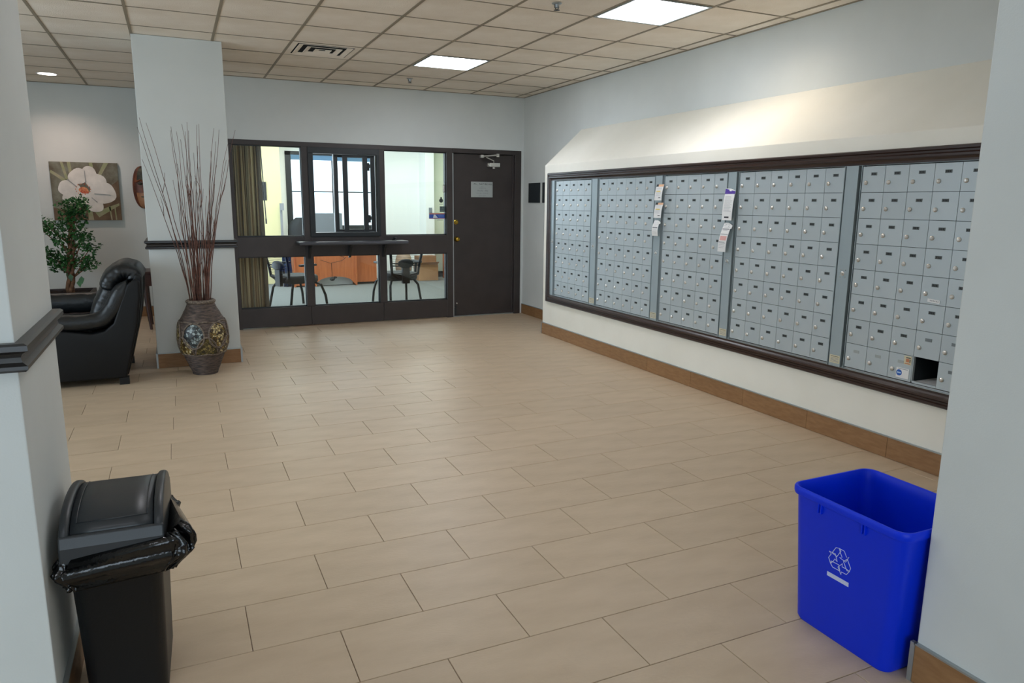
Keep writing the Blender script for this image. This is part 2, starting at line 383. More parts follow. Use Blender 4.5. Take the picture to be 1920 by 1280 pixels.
# ------------------------------------------------------------ ceiling with lay-in tiles
ce = struct(build(MB().box(XL-.1, XR+.12, YS-.1, YA+.12, H+.03, H+.1), 'ceiling', 'gap'))
GX, GY, P = 1.613, 5.415, .61
LIGHTS = {(1, 2), (2, -2), (-2, -3), (0, -6), (-4, -8), (2, -8)}
VENT = (-1, 2)
ct = {}
nx0, nx1 = -9, 5; ny0, ny1 = -15, 8
random.seed(3)
for i in range(nx0, nx1):
    for j in range(ny0, ny1):
        if (i, j) in LIGHTS or (i, j) == VENT: continue
        a, b = max(GX+i*P, XL), min(GX+(i+1)*P, XR); c, d = max(GY+j*P, YS), min(GY+(j+1)*P, YA)
        if b-a < .03 or d-c < .03: continue
        if a > .35 and c >= YF-.02: continue
        if a > .2: d = min(d, YF)
        if d-c < .03: continue
        w, e = round(b-a, 3), round(d-c, 3)
        if (w, e) not in ct: ct[(w, e)] = MB().box(.004, w-.004, .004, e-.004, H+.0, H+.012).mesh('ceiling_tile', 'ceil')
        dz = random.uniform(0, .003)
        o = inst(ct[(w, e)], 'ceiling_tile', (a, c, dz), ce)
gr = MB()
for i in range(nx0, nx1+1):
    x = GX+i*P
    if XL < x < XR: gr.box(x-.0105, x+.0105, YS, YF if x > .35 else YA, H-.003, H+.001)
build(gr, 'grid_main_runner', 'tbar', ce)
gr = MB()
for j in range(ny0, ny1+1):
    y = GY+j*P
    if YS < y < YF: gr.box(XL, XR, y-.0065, y+.0065, H-.0022, H+.001)
    elif y < YA: gr.box(XL, .3, y-.0065, y+.0065, H-.0022, H+.001)
build(gr, 'grid_cross_tee', 'tbar', ce)
build(MB().box(XR-.02, XR, YS, YF, H-.004, H+.001).box(.3, XR, YF-.02, YF, H-.004, H+.001).box(XL, .3, YA-.02, YA, H-.004, H+.001), 'wall_angle', 'tbar', ce)
M['panel'] = mat('lit_diffuser', 'F0F5FF', .6, emit=PANEL)
M['panel3'] = mat('lit_diffuser_far', 'F0F5FF', .6, emit=PANEL_FAR)
M['panel4'] = mat('lit_diffuser_mid', 'F4F4FA', .6, emit=14)
M['panel2'] = mat('lit_diffuser_dim', 'F0F4FF', .6, emit=PANEL_DIM)
def panel(i, j, label):
    x, y = GX+i*P, GY+j*P
    t = thing('ceiling_light', (x+P/2, y+P/2, H), label, 'light', 'square ceiling light panels')
    f = MB(); a = .03
    for r in ((.012, P-.012, .012, a), (.012, P-.012, P-a, P-.012), (.012, a, a, P-a), (P-a, P-.012, a, P-a)):
        f.box(x+r[0], x+r[1], y+r[2], y+r[3], H-.006, H+.02)
    build(f, 'frame', 'alu', t)
    build(MB().box(x+a, x+P-a, y+a, y+P-a, H-.002, H+.01), 'diffuser', {(1, 2): 'panel3', (2, -2): 'panel', (-2, -3): 'panel4'}.get((i, j), 'panel2'), t)
for (i, j), l in {(1, 2): 'lit square ceiling panel further back, near the office wall', (2, -2): 'lit square ceiling panel cut by the top of the photo',
        (-2, -3): 'lit square ceiling panel above the middle of the lobby, outside the frame', (0, -6): 'lit square ceiling panel just ahead of the camera, outside the frame',
        (-4, -8): 'lit square ceiling panel left behind the near column', (2, -8): 'lit square ceiling panel over the near wall end'}.items():
    if (i, j) in ((-4, -8), (2, -8)):
        x, y = GX+i*P, GY+j*P
    panel(i, j, l)
# downlight
t = thing('recessed_downlight', (-1.142, 9.551, H), 'small round recessed downlight over the lounge alcove', 'light')
build(MB().lathe([(.088, -.004), (.105, -.004), (.105, .004), (.088, .004)], (-1.142, 9.551, H), 28, cap=False), 'trim_ring', 'white', t)
M['dlamp'] = mat('downlight_lens', 'FFF4E8', .5, emit=9)
build(MB().lathe([(.0, -.003), (.09, -.003), (.09, .003), (0, .003)], (-1.142, 9.551, H), 28), 'lens', 'dlamp', t)
# air vent: nested louvred square rings
vx, vy = GX+VENT[0]*P, GY+VENT[1]*P
t = thing('air_vent', (vx+P/2, vy+P/2, H), 'square slotted metal air diffuser in the ceiling', 'vent')
def ring(m, r0, r1, z0, z1, cx, cy):
    a = [(cx+sx*r0, cy+sy*r0, z0) for sx, sy in ((-1, -1), (1, -1), (1, 1), (-1, 1))]
    b = [(cx+sx*r1, cy+sy*r1, z1) for sx, sy in ((-1, -1), (1, -1), (1, 1), (-1, 1))]
    c = [(x, y, z+.004) for x, y, z in a]; d = [(x, y, z+.004) for x, y, z in b]
    vs = a+b+c+d
    fs = []
    for k in range(4):
        q = (k+1) % 4; fs += [(k, q, 4+q, 4+k), (8+k, 8+q, 12+q, 12+k), (k, q, 8+q, 8+k), (4+k, 4+q, 12+q, 12+k)]
    m.add(vs, fs); return m
cx, cy = vx+P/2, vy+P/2
build(ring(MB(), .245, .295, H-.002, H-.002, cx, cy), 'flange', 'ceil', t)
for r0, r1 in ((.190, .232), (.112, .152), (.030, .072)):
    build(ring(MB(), r0, r1, H+.002, H-.007, cx, cy), 'louvre', 'ceil', t)
build(MB().box(cx-.3, cx+.3, cy-.3, cy+.3, H+.010, H+.016), 'duct_shade', 'gap', t)  # sheet painted near-black in place of the shade inside the duct
# sprinklers
for x, y, l in ((2.44, 7.99, 'small ceiling sprinkler head by the far wall, behind the light panel'), (2.44, 4.60, 'small ceiling sprinkler head cut by the top edge, left of the near light panel')):
    t = thing('sprinkler_head', (x, y, H), l, 'sprinkler', 'ceiling sprinkler heads')
    build(MB().lathe([(.035, -.003), (.03, -.008), (.014, -.01), (.012, -.03), (.005, -.034)], (x, y, H), 16), 'body', 'alu', t)
    build(MB().lathe([(.02, -.045), (.022, -.047), (.004, -.05)], (x, y, H), 12).tube([(x-.014, y, H-.01), (x-.016, y, H-.03), (x, y, H-.047)], .0025).tube([(x+.014, y, H-.01), (x+.016, y, H-.03), (x, y, H-.047)], .0025), 'deflector', 'darkm', t)

# ------------------------------------------------------------ mailbox wall
# dark moulded frame, mitred
fr = thing('mailbox_surround', (XB, 4.6, .39), 'dark brown moulded frame around the whole mailbox bank', 'frame')
FP = [(0, 0), (.018, 0), (.026, .006), (.026, .018), (.018, .024), (.018, .034), (.030, .042), (.030, .054), (.020, .060), (.012, .070), (.012, .082), (0, .082)]  # (out of wall, inward)
FY0, FY1, FZ0, FZ1 = 2.05, 7.155, .385, 1.785
def fr_bar(name, corners, closed=False):
    rows = []
    for (y, z, sy, sz) in corners: rows.append([(XB-a, y+sy*b, z+sz*b) for a, b in FP])
    m = MB().grid(rows); n = len(FP); m.add(rows[0], [tuple(range(n))]); m.add(rows[-1], [tuple(range(n))])
    return build(m, name, 'mould', fr)
A = (FY1, FZ0, -1, 1); B = (FY1, FZ1, -1, -1); Cc = (FY0, FZ1, 1, -1); D = (FY0, FZ0, 1, 1)
fr_bar('frame_rail', [B, Cc]); fr_bar('frame_rail', [D, A]); fr_bar('frame_side', [A, B]); fr_bar('frame_side', [Cc, D])
ZD0 = .482; CH = .1518; XF = XB-.004
UN = [('1', 7.062, 6.977, 6.228, 5, 'leftmost mailbox unit, five boxes wide, beside the bulkhead corner'),
      ('2', 6.228, 6.097, 5.187, 6, 'second mailbox unit from the left, six boxes wide'),
      ('3', 5.187, 5.060, 4.288, 5, 'middle mailbox unit, between the two columns of hanging notices'),
      ('4', 4.288, 4.168, 3.246, 6, 'mailbox unit right of the purple-topped notice, six boxes wide'),
      ('5', 3.246, 3.125, 2.213, 6, 'nearest mailbox unit, with one open empty box low down')]
# shared meshes (local: origin at the door's centre on its front face)
def door_mesh(w, h):
    m = MB(); g2 = .0014
    m.box(0, .012, -w/2+g2, w/2-g2, -h/2+g2, h/2-g2); return m.mesh('mailbox_door', 'mbox')
lockm = MB().lathe([(.0125, .002), (.0125, -.006), (.0108, -.008), (.0108, -.0075), (.006, -.0115), (.0001, -.0115)], n=14, ax='x')
lockm.box(-.0128, -.011, -.0012, .0012, -.006, .006)
lock_me = lockm.mesh('lock', 'chrome')
pl = MB().box(-.0022, .001, -.019, .019, -.0085, .0085)
for k in (-1, 0, 1): pl.box(-.0028, -.002, k*.0098-.0034, k*.0098+.0034, -.0055, .0055, 1)
plate_me = pl.mesh('number_plate', ['plate', 'platet'])
platebl_me = MB().box(-.0012, .001, -.019, .019, -.0085, .0085).mesh('number_plate', 'plateb')
plateg_me = MB().box(-.0022, .001, -.019, .019, -.0085, .0085).mesh('number_plate', mat('faded_plate', '6E7678', .5))
def screw_lock(m, y, z):
    m.lathe([(.013, .002), (.013, -.004), (.009, -.006), (.009, -.013), (.0001, -.013)], (XF-.010, y, z), 14, ax='x')
for nm, yp, ya, yb, nc, lab in UN:
    u = thing('mailbox_unit', (XB, (yp+yb)/2, MZ0), lab, 'mailboxes', 'mailbox units in the wall bank')
    w = (ya-yb)/nc
    # carcass behind the doors
    cm = MB(); D0 = XB+.012
    cm.box(D0+.28, D0+.29, yb, ya, ZD0, ZD0+8*CH)
    for k in range(nc+1): y = ya-k*w; cm.box(D0, D0+.28, y-.001, y+.001, ZD0, ZD0+8*CH)
    for k in range(9): z = ZD0+k*CH; cm.box(D0, D0+.28, yb, ya, z-.001, z+.001)
    build(cm, 'carcass', mat('carcass_metal', '3A4144', .5, .4) if 'carc' not in M else 'carc', u)
    bt = MB().box(XB-.010, XB+.02, yb-.0, yp+.0, MZ0+.008, MZ0+.016).box(XB+.0, XB+.02, yb, yp, MZ0, ZD0-.004)
    build(bt, 'bottom_channel', 'alu', u)
    build(MB().box(XB-.006, XB+.02, yb, yp, ZD0+8*CH+.004, ZD0+8*CH+.012), 'top_channel', 'mpil', u)
    # pilaster: flat strip standing proud, gaps either side backed near-black as painted shade
    pil = build(MB().box(XF-.012, XF+.02, ya+.022, yp-.012, ZD0-.012, ZD0+8*CH+.004).box(XF-.016, XF, yp-.006, yp-.001, ZD0-.012, ZD0+8*CH+.004)
        .box(XF-.004, XF+.01, ya+.003, ya+.007, ZD0-.012, ZD0+8*CH+.004), 'pilaster', 'mpil', u)
    build(MB().box(XF+.012, XF+.03, ya, yp, ZD0-.012, ZD0+8*CH+.004), 'pilaster_gap_shade', 'gap', u)
    lm = MB(); yc = (ya+yp)/2+.005; screw_lock(lm, yc, 1.055)
    for dy, dz in ((-.022, .022), (.022, .022), (-.022, -.022), (.022, -.022)): lm.lathe([(.003, 0), (.003, -.003), (.0001, -.003)], (XF-.012, yc+dy*.8, 1.055+dz), 8, ax='x')
    build(lm, 'pilaster_lock', 'chrome', pil)
    if nm != '1':
        st = MB().box(XF-.0135, XF-.012, ya+.027, yp-.018, .490, .540, 0)
        for q, zz in enumerate((.532, .522, .514, .506, .499)): st.box(XF-.0138, XF-.013, ya+.034, yp-.026, zz-.0016, zz+.0016, 1 if q else 2)
        build(st, 'maker_label', ['cream', 'inkg', 'ink'], pil, label='small cream printed label')
    dm = door_mesh(w, CH)
    for c in range(nc):
        for r in range(8):       # r = 0 is the bottom row
            yy = ya-(c+.5)*w; zz = ZD0+(r+.5)*CH
            if nm == '5' and r == 0 and c == 3:
                build(MB().box(XB+.004, XB+.25, yy-w/2+.012, yy+w/2-.012, ZD0+.004, ZD0+.010), 'envelope', 'white', u, label='white envelope lying in the open box')
                build(MB().box(XF, XB+.012, yy-w/2+.001, yy+w/2-.001, ZD0, ZD0+.012).box(XF, XB+.012, yy+w/2-.006, yy+w/2-.001, ZD0, ZD0+CH), 'box_edge', 'mbox', u)
                continue
            rel = Vector((XF, yy, zz))-Vector(u.location)
            d = inst(dm, 'mailbox_door', rel, u)
            lk = inst(lock_me, 'lock', (0, w*.31, -CH*.13), d, (random.uniform(-.5, .5), 0, 0))
            pm = plate_me
            if nm == '5' and r == 0: pm = platebl_me if c < 3 else plateg_me
            if nm == '5' and r == 1 and c >= 3: pm = plateg_me
            inst(pm, 'number_plate', (0, -w*.02, CH*.20), d)
            if nm == '5' and r == 0 and c == 2:
                s = MB().box(-.003, 0, -.058, .022, -.062, -.004, 0)
                s.lathe([(.018, -.0036), (.018, -.003), ], (0, .003, -.033), 24, 1, 'x').box(-.0042, -.0034, -.010, .016, -.037, -.029, 2).box(-.0036, -.003, -.05, .01, -.011, -.008, 3)
                so = build(s, 'sticker', ['white', mat('sticker_blue', '1F5CB0', .5), mat('sticker_pale', 'A9C8EA', .5), 'inkg'], None, label='white sticker with a blue disc'); so.parent = d; so.location = (0, -.004, 0)
                s = MB().box(-.003, 0, -.022, .022, -.025, .025, 0).box(-.0036, -.003, -.010, .010, -.010, .010, 1).box(-.004, -.003, -.018, .010, .013, .018, 2).box(-.004, -.003, -.016, .016, -.021, -.016, 1).box(-.004, -.003, -.018, -.013, -.010, .008, 2)
                so = build(s, 'sticker', ['cream', mat('sticker_orange', 'C07A55', .5), 'ink'], None, label='small cream and orange sticker'); so.parent = d; so.location = (0, -.046, .046)
            if nm == '5' and r == 3 and c == 3:
                s = MB().box(-.003, 0, -.036, .036, -.009, .009, 0)
                for q in range(6): s.box(-.0036, -.003, -.028+q*.009, -.024+q*.009, -.003, .004, 1)
                so = build(s, 'sticker', ['white', 'inkg'], None, label='torn white sticker'); so.parent = d; so.location = (0, -.006, -.055); so.rotation_euler = (.06, 0, 0)
# hanging notices (paper door hangers)
def notice(y0, y1, zt, zb, label, bands, skew=0, cut=0, curl=.01):
    n = 10; x0 = XF-.022
    def Pt(u, v):
        z = zt+(zb-zt)*v; y = y1+(y0-y1)*u+skew*v
        if cut and v < .12 and u > .6: z -= (u-.6)*.05
        return (x0-curl*math.sin(v*3)-.012*v*v-.004*u, y, z)
    m = MB(); m.grid([[Pt(u/4, v/n) for u in range(5)] for v in range(n+1)], 0)
    b = [tuple(p) for p in m.v]; k = len(b)
    m.add([(x+.0008, y, z) for x, y, z in b], [f for f in m.f], 0)
    for (u0, u1, v0, v1, mi) in bands:
        m.add([tuple(Vector(Pt(u, v))-Vector((.0009, 0, 0))) for u, v in ((u0, v0), (u1, v0), (u1, v1), (u0, v1))], [(0, 1, 2, 3)], mi)
    o = build(m, 'paper_notice', ['white', 'ink', 'inkg', 'yellow', 'purple', 'pink', mat('peach_print', 'E2B48F', .7)], origin=(x0, (y0+y1)/2, zb))
    tag(o, label, 'notice', 'paper notices hung on the mailbox pilasters')
def lines(v0, v1, n, mi=2): return [(.12, random.uniform(.7, .9), v0+(v1-v0)*i/n, v0+(v1-v0)*i/n+.008, mi) for i in range(n)]
random.seed(5)
yl = [(0, .3, .0, .14, 1), (.3, 1, 0, .14, 6), (.15, .75, .40, .46, 3)]+lines(.2, .38, 3)+lines(.5, .75, 5)+[(.55, .85, .82, .86, 1)]
notice(5.035, 5.14, 1.628, 1.497, 'yellow-banded white notice, uppermost on the left notice column', yl, skew=.012)
notice(5.033, 5.14, 1.478, 1.352, 'yellow-banded white notice, below the uppermost one on the left column', yl, skew=.012)
notice(5.06, 5.148, 1.333, 1.20, 'plain white curled notice, lowest on the left notice column', lines(.1, .4, 4)+[(.1, .9, .42, .5, 2)]+lines(.6, .9, 4), skew=.012, cut=1, curl=.02)
notice(4.175, 4.285, 1.583, 1.353, 'long white notice with a purple top band', [(0, 1, 0, .17, 4), (.4, .62, .04, .08, 0), (.2, .8, .11, .14, 0)]+lines(.25, .75, 12)+[(.25, .7, .88, .93, 1)], skew=.012, cut=1)
notice(4.185, 4.275, 1.335, 1.12, 'crumpled white notice with pink print below the purple-topped one', lines(.04, .3, 5)+[(.05, .95, .2, .23, 2), (.05, .95, .38, .4, 2), (.1, .9, .45, .6, 5), (.05, .8, .65, .67, 2)]+lines(.7, .9, 4), skew=.045, cut=1, curl=.02)

# ------------------------------------------------------------ office partition window_1
w1 = sempty('window_1', (1.9, YF, 0))
y0, y1 = YF-.012, YF+.11
def fbox(nm, *r, mt='dark', par=None, bev=.003): return build(MB().box(*r), nm, mt, par or w1, bevel=bev)
fbox('head_rail', .585, 3.20, y0+.002, y1-.002, 2.072, 2.127)
fbox('middle_rail', .590, 3.195, y0+.003, y1-.003, .830, 1.058)
for a, b in ((.605, 1.405), (1.407, 2.285), (2.287, 3.20)): fbox('kick_panel', a, b, y0+.004, y1, .012, .235)
fbox('frame_post', .585, .625, y0, y1, 0, 2.08)
fbox('frame_post', 1.36, 1.452, y0-.004, y1, .235, 2.08)
fbox('frame_post', 2.245, 2.333, y0-.004, y1, .235, 2.08)
fbox('frame_post', 3.12, 3.20, y0, y1, 0, 2.08)
for a, b, c, d in ((.60, 1.365, 1.056, 2.075), (2.33, 3.122, 1.056, 2.075), (.60, 1.365, .234, .832), (1.45, 2.247, .234, .832), (2.33, 3.122, .234, .832)):
    build(MB().box(a, b, YF+.045, YF+.051, c, d), 'glass_pane', 'glass', w1)
    # beads
    m = MB()
    for q in ((a, b, c, c+.014), (a, b, d-.012, d), (a, a+.012, c, d), (b-.012, b, c, d)): m.box(q[0], q[1], YF+.02, YF+.044, q[2], q[3])
    build(m, 'glazing_bead', 'darkm', w1)
# sliding service window inside the middle light
X0, X1, Z0, Z1 = 1.452, 2.247, 1.058, 2.072
m = MB(); t_ = .045
for q in ((X0-.02, X1+.02, Z0-.002, Z0+t_), (X0-.02, X1+.02, Z1-t_-.02, Z1+.002), (X0-.02, X0+t_-.005, Z0+t_, Z1-t_-.02), (X1-t_+.03, X1+.02, Z0+t_, Z1-t_-.02)): m.box(q[0], q[1], YF-.03, YF+.10, q[2], q[3])
build(m, 'service_window_frame', 'darkm', w1, bevel=.003)
def sash(xa, xb, yy, st, latch=False):
    m = MB(); za, zb = Z0+t_+.002, Z1-t_-.024
    m.box(xa, xa+st, yy, yy+.022, za, zb).box(xb-st, xb, yy, yy+.022, za, zb).box(xa+st, xb-st, yy, yy+.022, za, za+.03).box(xa+st, xb-st, yy, yy+.022, zb-.03, zb)
    s = build(m, 'sliding_sash', 'darkm', w1, bevel=.002)
    build(MB().box(xa+st, xb-st, yy+.009, yy+.013, za+.03, zb-.03), 'glass_pane', 'glass', s)
    if latch:
        for z in (1.87, 1.26): build(MB().box(xb-.004, xb+.022, yy-.012, yy+.006, z-.045, z+.045).box(xb+.01, xb+.03, yy-.018, yy-.004, z-.012, z+.03), 'latch', 'darkm', s)
sash(1.735, 2.225, YF+.045, .05)
sash(1.835, 2.13, YF+.008, .058, True)
build(MB().box(1.728, 1.738, YF+.035, YF+.06, Z0+t_, Z1-t_-.02), 'weather_strip', 'alu', w1)
# counter shelf
cs = thing('counter_shelf', (1.9, 8.6, .965), 'dark rounded counter ledge below the sliding service window', 'counter')
build(MB().box(1.255, 2.535, 8.44, YF-.016, .968, 1.008), 'ledge', mat('counter_top', '42444A', .3), cs, bevel=.014, seg=3)
for x in (1.405, 1.875, 2.29):
    build(MB().prism([(8.55, .968), (YF-.016, .968), (YF-.016, .80), (YF-.05, .81), (8.60, .935)], 'x', x-.012, x+.012), 'bracket', 'darkm', cs)
pc = thing('coiled_pen_holder', (2.40, 8.60, 1.008), 'small dark knobbly object on the right end of the counter ledge', 'holder')
build(MB().lathe([(.03, 0), (.028, .008), (.012, .012), (.012, .02)], (2.40, 8.60, 1.008), 16), 'base', 'black', pc, smooth=False)
build(MB().tube([(2.40+.02*math.cos(k*.9), 8.60+.02*math.sin(k*.9), 1.02+.0015*k) for k in range(16)], .004).tube([(2.41, 8.6, 1.02), (2.39, 8.6, 1.055)], .004), 'coil', 'black', pc)
# decals on the right pane
dy = YF+.044
def decal(name, label, x0, x1, z0, z1, mt, extra=None, mats=None):
    m = MB().box(x0, x1, dy-.0012, dy, z0, z1)
    if extra: extra(m)
    return tag(build(m, name, [mt]+(mats or []), origin=((x0+x1)/2, dy, z0)), label, 'sticker', 'decals on the office glass')
def ex(m):
    m.box(2.905, 3.108, dy-.0018, dy, 1.315, 1.328, 1); m.box(2.905, 3.108, dy-.0018, dy, 1.262, 1.267, 1)
    m.prism([(2.955, 1.27), (2.965, 1.31), (2.985, 1.31), (3.02, 1.27)], 'y', dy-.0018, dy, 2)
    m.box(3.02, 3.10, dy-.0018, dy, 1.295, 1.301, 3); m.box(3.03, 3.10, dy-.0018, dy, 1.28, 1.284, 3)
decal('window_decal', 'wide blue banner sticker with orange edge on the right office pane', 2.903, 3.11, 1.258, 1.33, mat('banner_blue', '2B4FA0', .5), ex, [mat('banner_orange', 'C98468', .5), mat('banner_white', 'C9D6DA', .5), mat('banner_light', '6E90D0', .5)])
decal('window_decal', 'square grey-green sticker above the blue banner', 3.045, 3.11, 1.345, 1.415, mat('decal_grey', '5C6E6C', .5), lambda m: m.box(3.05, 3.105, dy-.0018, dy, 1.372, 1.376, 1).box(3.055, 3.062, dy-.0018, dy, 1.385, 1.41, 1).box(3.07, 3.077, dy-.0018, dy, 1.385, 1.41, 1).box(3.088, 3.095, dy-.0018, dy, 1.385, 1.41, 1), [mat('decal_line', '2E3A3A', .5)])
em = MB().lathe([(.026, 0), (.026, -.0015)], (3.065, dy, 1.485), 18, 0, 'y').lathe([(.012, 0), (.012, -.0015)], (3.065, dy, 1.518), 12, 0, 'y').box(3.04, 3.09, dy-.001, dy, 1.438, 1.444, 1)
tag(build(em, 'window_decal', ['decal_e' if 'decal_e' in M else mat('decal_emblem', '3C4642', .6), 'inkg'], origin=(3.065, dy, 1.44)), 'dark round emblem sticker high on the right office pane', 'sticker', 'decals on the office glass')
decal('window_decal', 'small pale upright card at the right edge of the right pane', 3.09, 3.118, 1.585, 1.68, mat('decal_card', 'A9B1A2', .6), lambda m: m.box(3.095, 3.118, dy-.0018, dy, 1.595, 1.67, 1), ['white'])
decal('window_decal', 'narrow grey lettering strip under the blue banner', 3.01, 3.085, 1.240, 1.248, mat('decal_strip', '80868A', .6))

# ------------------------------------------------------------ door_1
d1 = sempty('door_1', (3.63, YF, 0))
def dbox(nm, *r, mt='dark', par=None, bev=.003): return build(MB().box(*r), nm, mt, par or d1, bevel=bev)
dbox('door_jamb', 4.062, 4.152, y0, y1, 0, 2.127)
dbox('door_head', 3.201, 4.151, y0-.001, y1+.001, 2.072, 2.127)
dbox('door_stop', 4.045, 4.063, YF+.02, y1, 0, 2.074)
leaf = dbox('door_leaf', 3.213, 4.046, YF+.03, YF+.075, .014, 2.066, bev=.002)
build(MB().box(3.2005, 3.213, YF-.008, YF+.04, .0, 2.068), 'seal_strip', 'alu', d1)
build(MB().box(3.205, 4.046, YF+.076, YF+.1, 2.03, 2.073).box(3.20, 3.23, YF+.076, YF+.1, 0, 2.03), 'door_stop', 'dark', d1)
build(MB().box(3.21, 4.06, YF+.0, YF+.1, 0, .012), 'threshold', 'alu', d1)
build(MB().lathe([(.03, 0), (.03, -.006), (.022, -.01), (.018, -.02), (.0001, -.02)], (3.256, YF+.03, 1.218), 24, ax='y'), 'deadbolt', 'brass', leaf, smooth=False)
build(MB().lathe([(.034, 0), (.034, -.004), (.014, -.01), (.012, -.03), (.024, -.038), (.029, -.052), (.024, -.064), (.010, -.067), (.0001, -.067)], (3.262, YF+.03, 1.003), 24, ax='y'), 'door_knob', 'brass', leaf, smooth=True)
fb = MB().box(3.22, 3.25, YF+.015, YF+.03, .03, .12).lathe([(.012, 0), (.012, -.02), (.0001, -.02)], (3.245, YF+.028, .13), 12, ax='y')
build(fb, 'foot_bolt', 'darkm', leaf); build(MB().lathe([(.009, 0), (.009, -.01), (.0001, -.01)], (3.262, YF+.03, .175), 12, ax='y'), 'foot_bolt_pin', 'chrome', leaf)
cl = build(MB().box(3.70, 3.845, YF-.025, YF+.03, 1.915, 1.965).lathe([(.026, 0), (.026, .022)], (3.68, YF+.0, 1.94), 16, ax='x').lathe([(.017, 0), (.017, .02)], (3.767, YF+.0, 1.892), 12, ax='z'), 'door_closer', 'chrome', leaf, bevel=.004)
build(MB().tube([(3.767, YF-.0, 1.965), (3.767, YF-.0, 1.99), (3.64, YF-.05, 2.03)], .007).tube([(3.575, YF-.075, 2.037), (3.825, YF-.01, 2.065)], .011, 8).box(3.55, 3.59, YF-.095, YF-.055, 2.02, 2.055).box(3.795, 3.835, YF-.02, YF-.012, 2.04, 2.08), 'closer_arm', 'chrome', cl)
# office hours sign
sg = thing('office_hours_sign', (3.612, YF+.028, 1.53), 'silver rectangular office hours sign on the dark door', 'sign')
build(MB().box(3.464, 3.762, YF+.025, YF+.03, 1.532, 1.727), 'sign_plate', 'silver', sg)
def sign_text(s, size, x, z, par, mt, y=YF+.0245, nm='lettering'):
    v, f = text_mesh(s, size); m = MB().add([(x+a, y-c, z+b) for a, b, c in v], f); return build(m, nm, mt, par)
sign_text('NATURE HILL', .030, 3.668, 1.697, sg, 'ink'); sign_text('OFFICE', .013, 3.615, 1.662, sg, 'inkg'); sign_text('OFFICE HOURS', .015, 3.62, 1.645, sg, 'inkg')
sign_text('MON - FRI', .032, 3.625, 1.613, sg, 'inkg'); sign_text('10:00 AM - 12:00 PM', .019, 3.617, 1.582, sg, 'inkg'); sign_text('1:00 PM - 4:00 PM', .013, 3.615, 1.552, sg, 'inkg')
build(MB().prism([(3.490, 1.693), (3.512, 1.706), (3.528, 1.700), (3.556, 1.688), (3.530, 1.695), (3.512, 1.697)], 'y', YF+.0235, YF+.025), 'mountain_mark', 'ink', sg)
# plaques on the right wall
for ya, yb, lab in ((8.56, 8.245, 'black wall plaque on the side wall right of the office door'), (8.17, 7.86, 'black wall plaque half hidden by the mailbox bulkhead corner')):
    p = thing('wall_plaque', (XR, (ya+yb)/2, 1.47), lab, 'plaque', 'black plaques on the side wall')
    build(MB().box(XR-.012, XR, yb, ya, 1.47, 1.716), 'plaque_board', mat('plaque_black', '20262A', .4), p, bevel=.002)
    m = MB()
    for z, wd, t2 in ((1.672, .22, .008), (1.645, .24, .007), (1.622, .18, .006), (1.575, .16, .005), (1.552, .2, .005), (1.52, .12, .005)):
        m.box(XR-.0128, XR-.011, (ya+yb)/2-wd/2, (ya+yb)/2+wd/2, z-t2/2, z+t2/2)
    build(m, 'engraved_lines', mat('plaque_lines', '2F373A', .5), p)
so = thing('wall_outlet', (XR, 8.07, .34), 'white wall outlet low beside the mailbox bulkhead', 'outlet')
build(MB().box(XR-.006, XR, 8.03, 8.11, .29, .41), 'cover_plate', 'white', so, bevel=.002)
build(MB().box(XR-.008, XR-.005, 8.05, 8.09, .31, .34).box(XR-.008, XR-.005, 8.05, 8.09, .36, .39), 'socket', 'inkg', so)

# ------------------------------------------------------------ vertical blinds
vb = thing('vertical_blind', (.79, 8.93, 2.1), 'stack of beige and brown vertical blind slats behind the left office glass', 'blind')
build(MB().box(.55, 3.18, 8.895, 8.935, 2.085, 2.115), 'head_track', 'white', vb)
random.seed(11)
for k in range(27):
    x = .622+k*.0118; a = rad(60+random.uniform(-7, 7)); w = .075
    dx, dy2 = w/2*math.cos(a), w/2*math.sin(a); pts = []
    for q in range(3):
        s_ = (q/2-.5)*2; bow = .003*(1-s_*s_); pts.append((x+dx*s_+bow*math.sin(a), 8.942+dy2*s_-bow*math.cos(a)))
    m = MB().grid([[(p[0]+.006*math.sin(z*2+k), p[1], z) for p in pts] for z in (.20, .6, 1.1, 1.6, 2.085)])
    build(m, 'slat', M['slat'][[0, 1, 0, 3, 4, 1, 2, 0, 1, 3, 0, 4, 1, 0, 3, 2, 4, 1, 0, 1, 4, 0, 3, 0, 1, 3, 3][k]], vb, solid=.0012)
build(MB().tube([(.945, 8.93, 2.08), (.955, 8.92, 1.6), (.965, 8.92, 1.22)], .006, 8).tube([(.965, 8.92, 1.26), (.965, 8.92, 1.2)], .009, 8), 'wand', 'inkg', vb)

# ------------------------------------------------------------ office behind the glass
YO = 13.9
struct(build(MB().box(.42, 5.9, YF+.1, 16.2, -.12, -.002), 'floor.001', 'carpet'))
struct(build(MB().box(.42, 5.9, YF+.12, 16.2, H, H+.1), 'ceiling.001', mat('office_ceiling', 'E2E4E0', .9)))
struct(build(MB().box(5.3, 5.4, YF+.12, 16, 0, H).box(XR, 5.3, YF, YF+.12, 0, H), 'wall_office_right', 'offg'))
struct(build(MB().box(.42, 1.3, 15.9, 16.0, 0, H).box(1.25, 1.35, 13.5, 15.9, 0, H), 'wall_office_left', 'offw'))
struct(build(MB().box(1.25, 1.735, 13.5, YO+.1, 0, H), 'wall_office_yellow', 'offy'))
struct(build(MB().box(1.735, 1.9, YO, YO+.1, 0, H).box(3.52, 5.3, YO, YO+.1, 0, H).box(1.9, 3.52, YO, YO+.1, 0, .97).box(1.9, 3.52, YO, YO+.1, 2.34, H), 'wall_office_back', 'offw'))
struct(build(MB().box(4.40, 4.57, 13.5, YO, 0, H), 'wall_office_pier', 'offw'))
struct(build(MB().box(4.57, 5.3, 13.72, YO, 0, H), 'wall_office_pale', 'offg'))
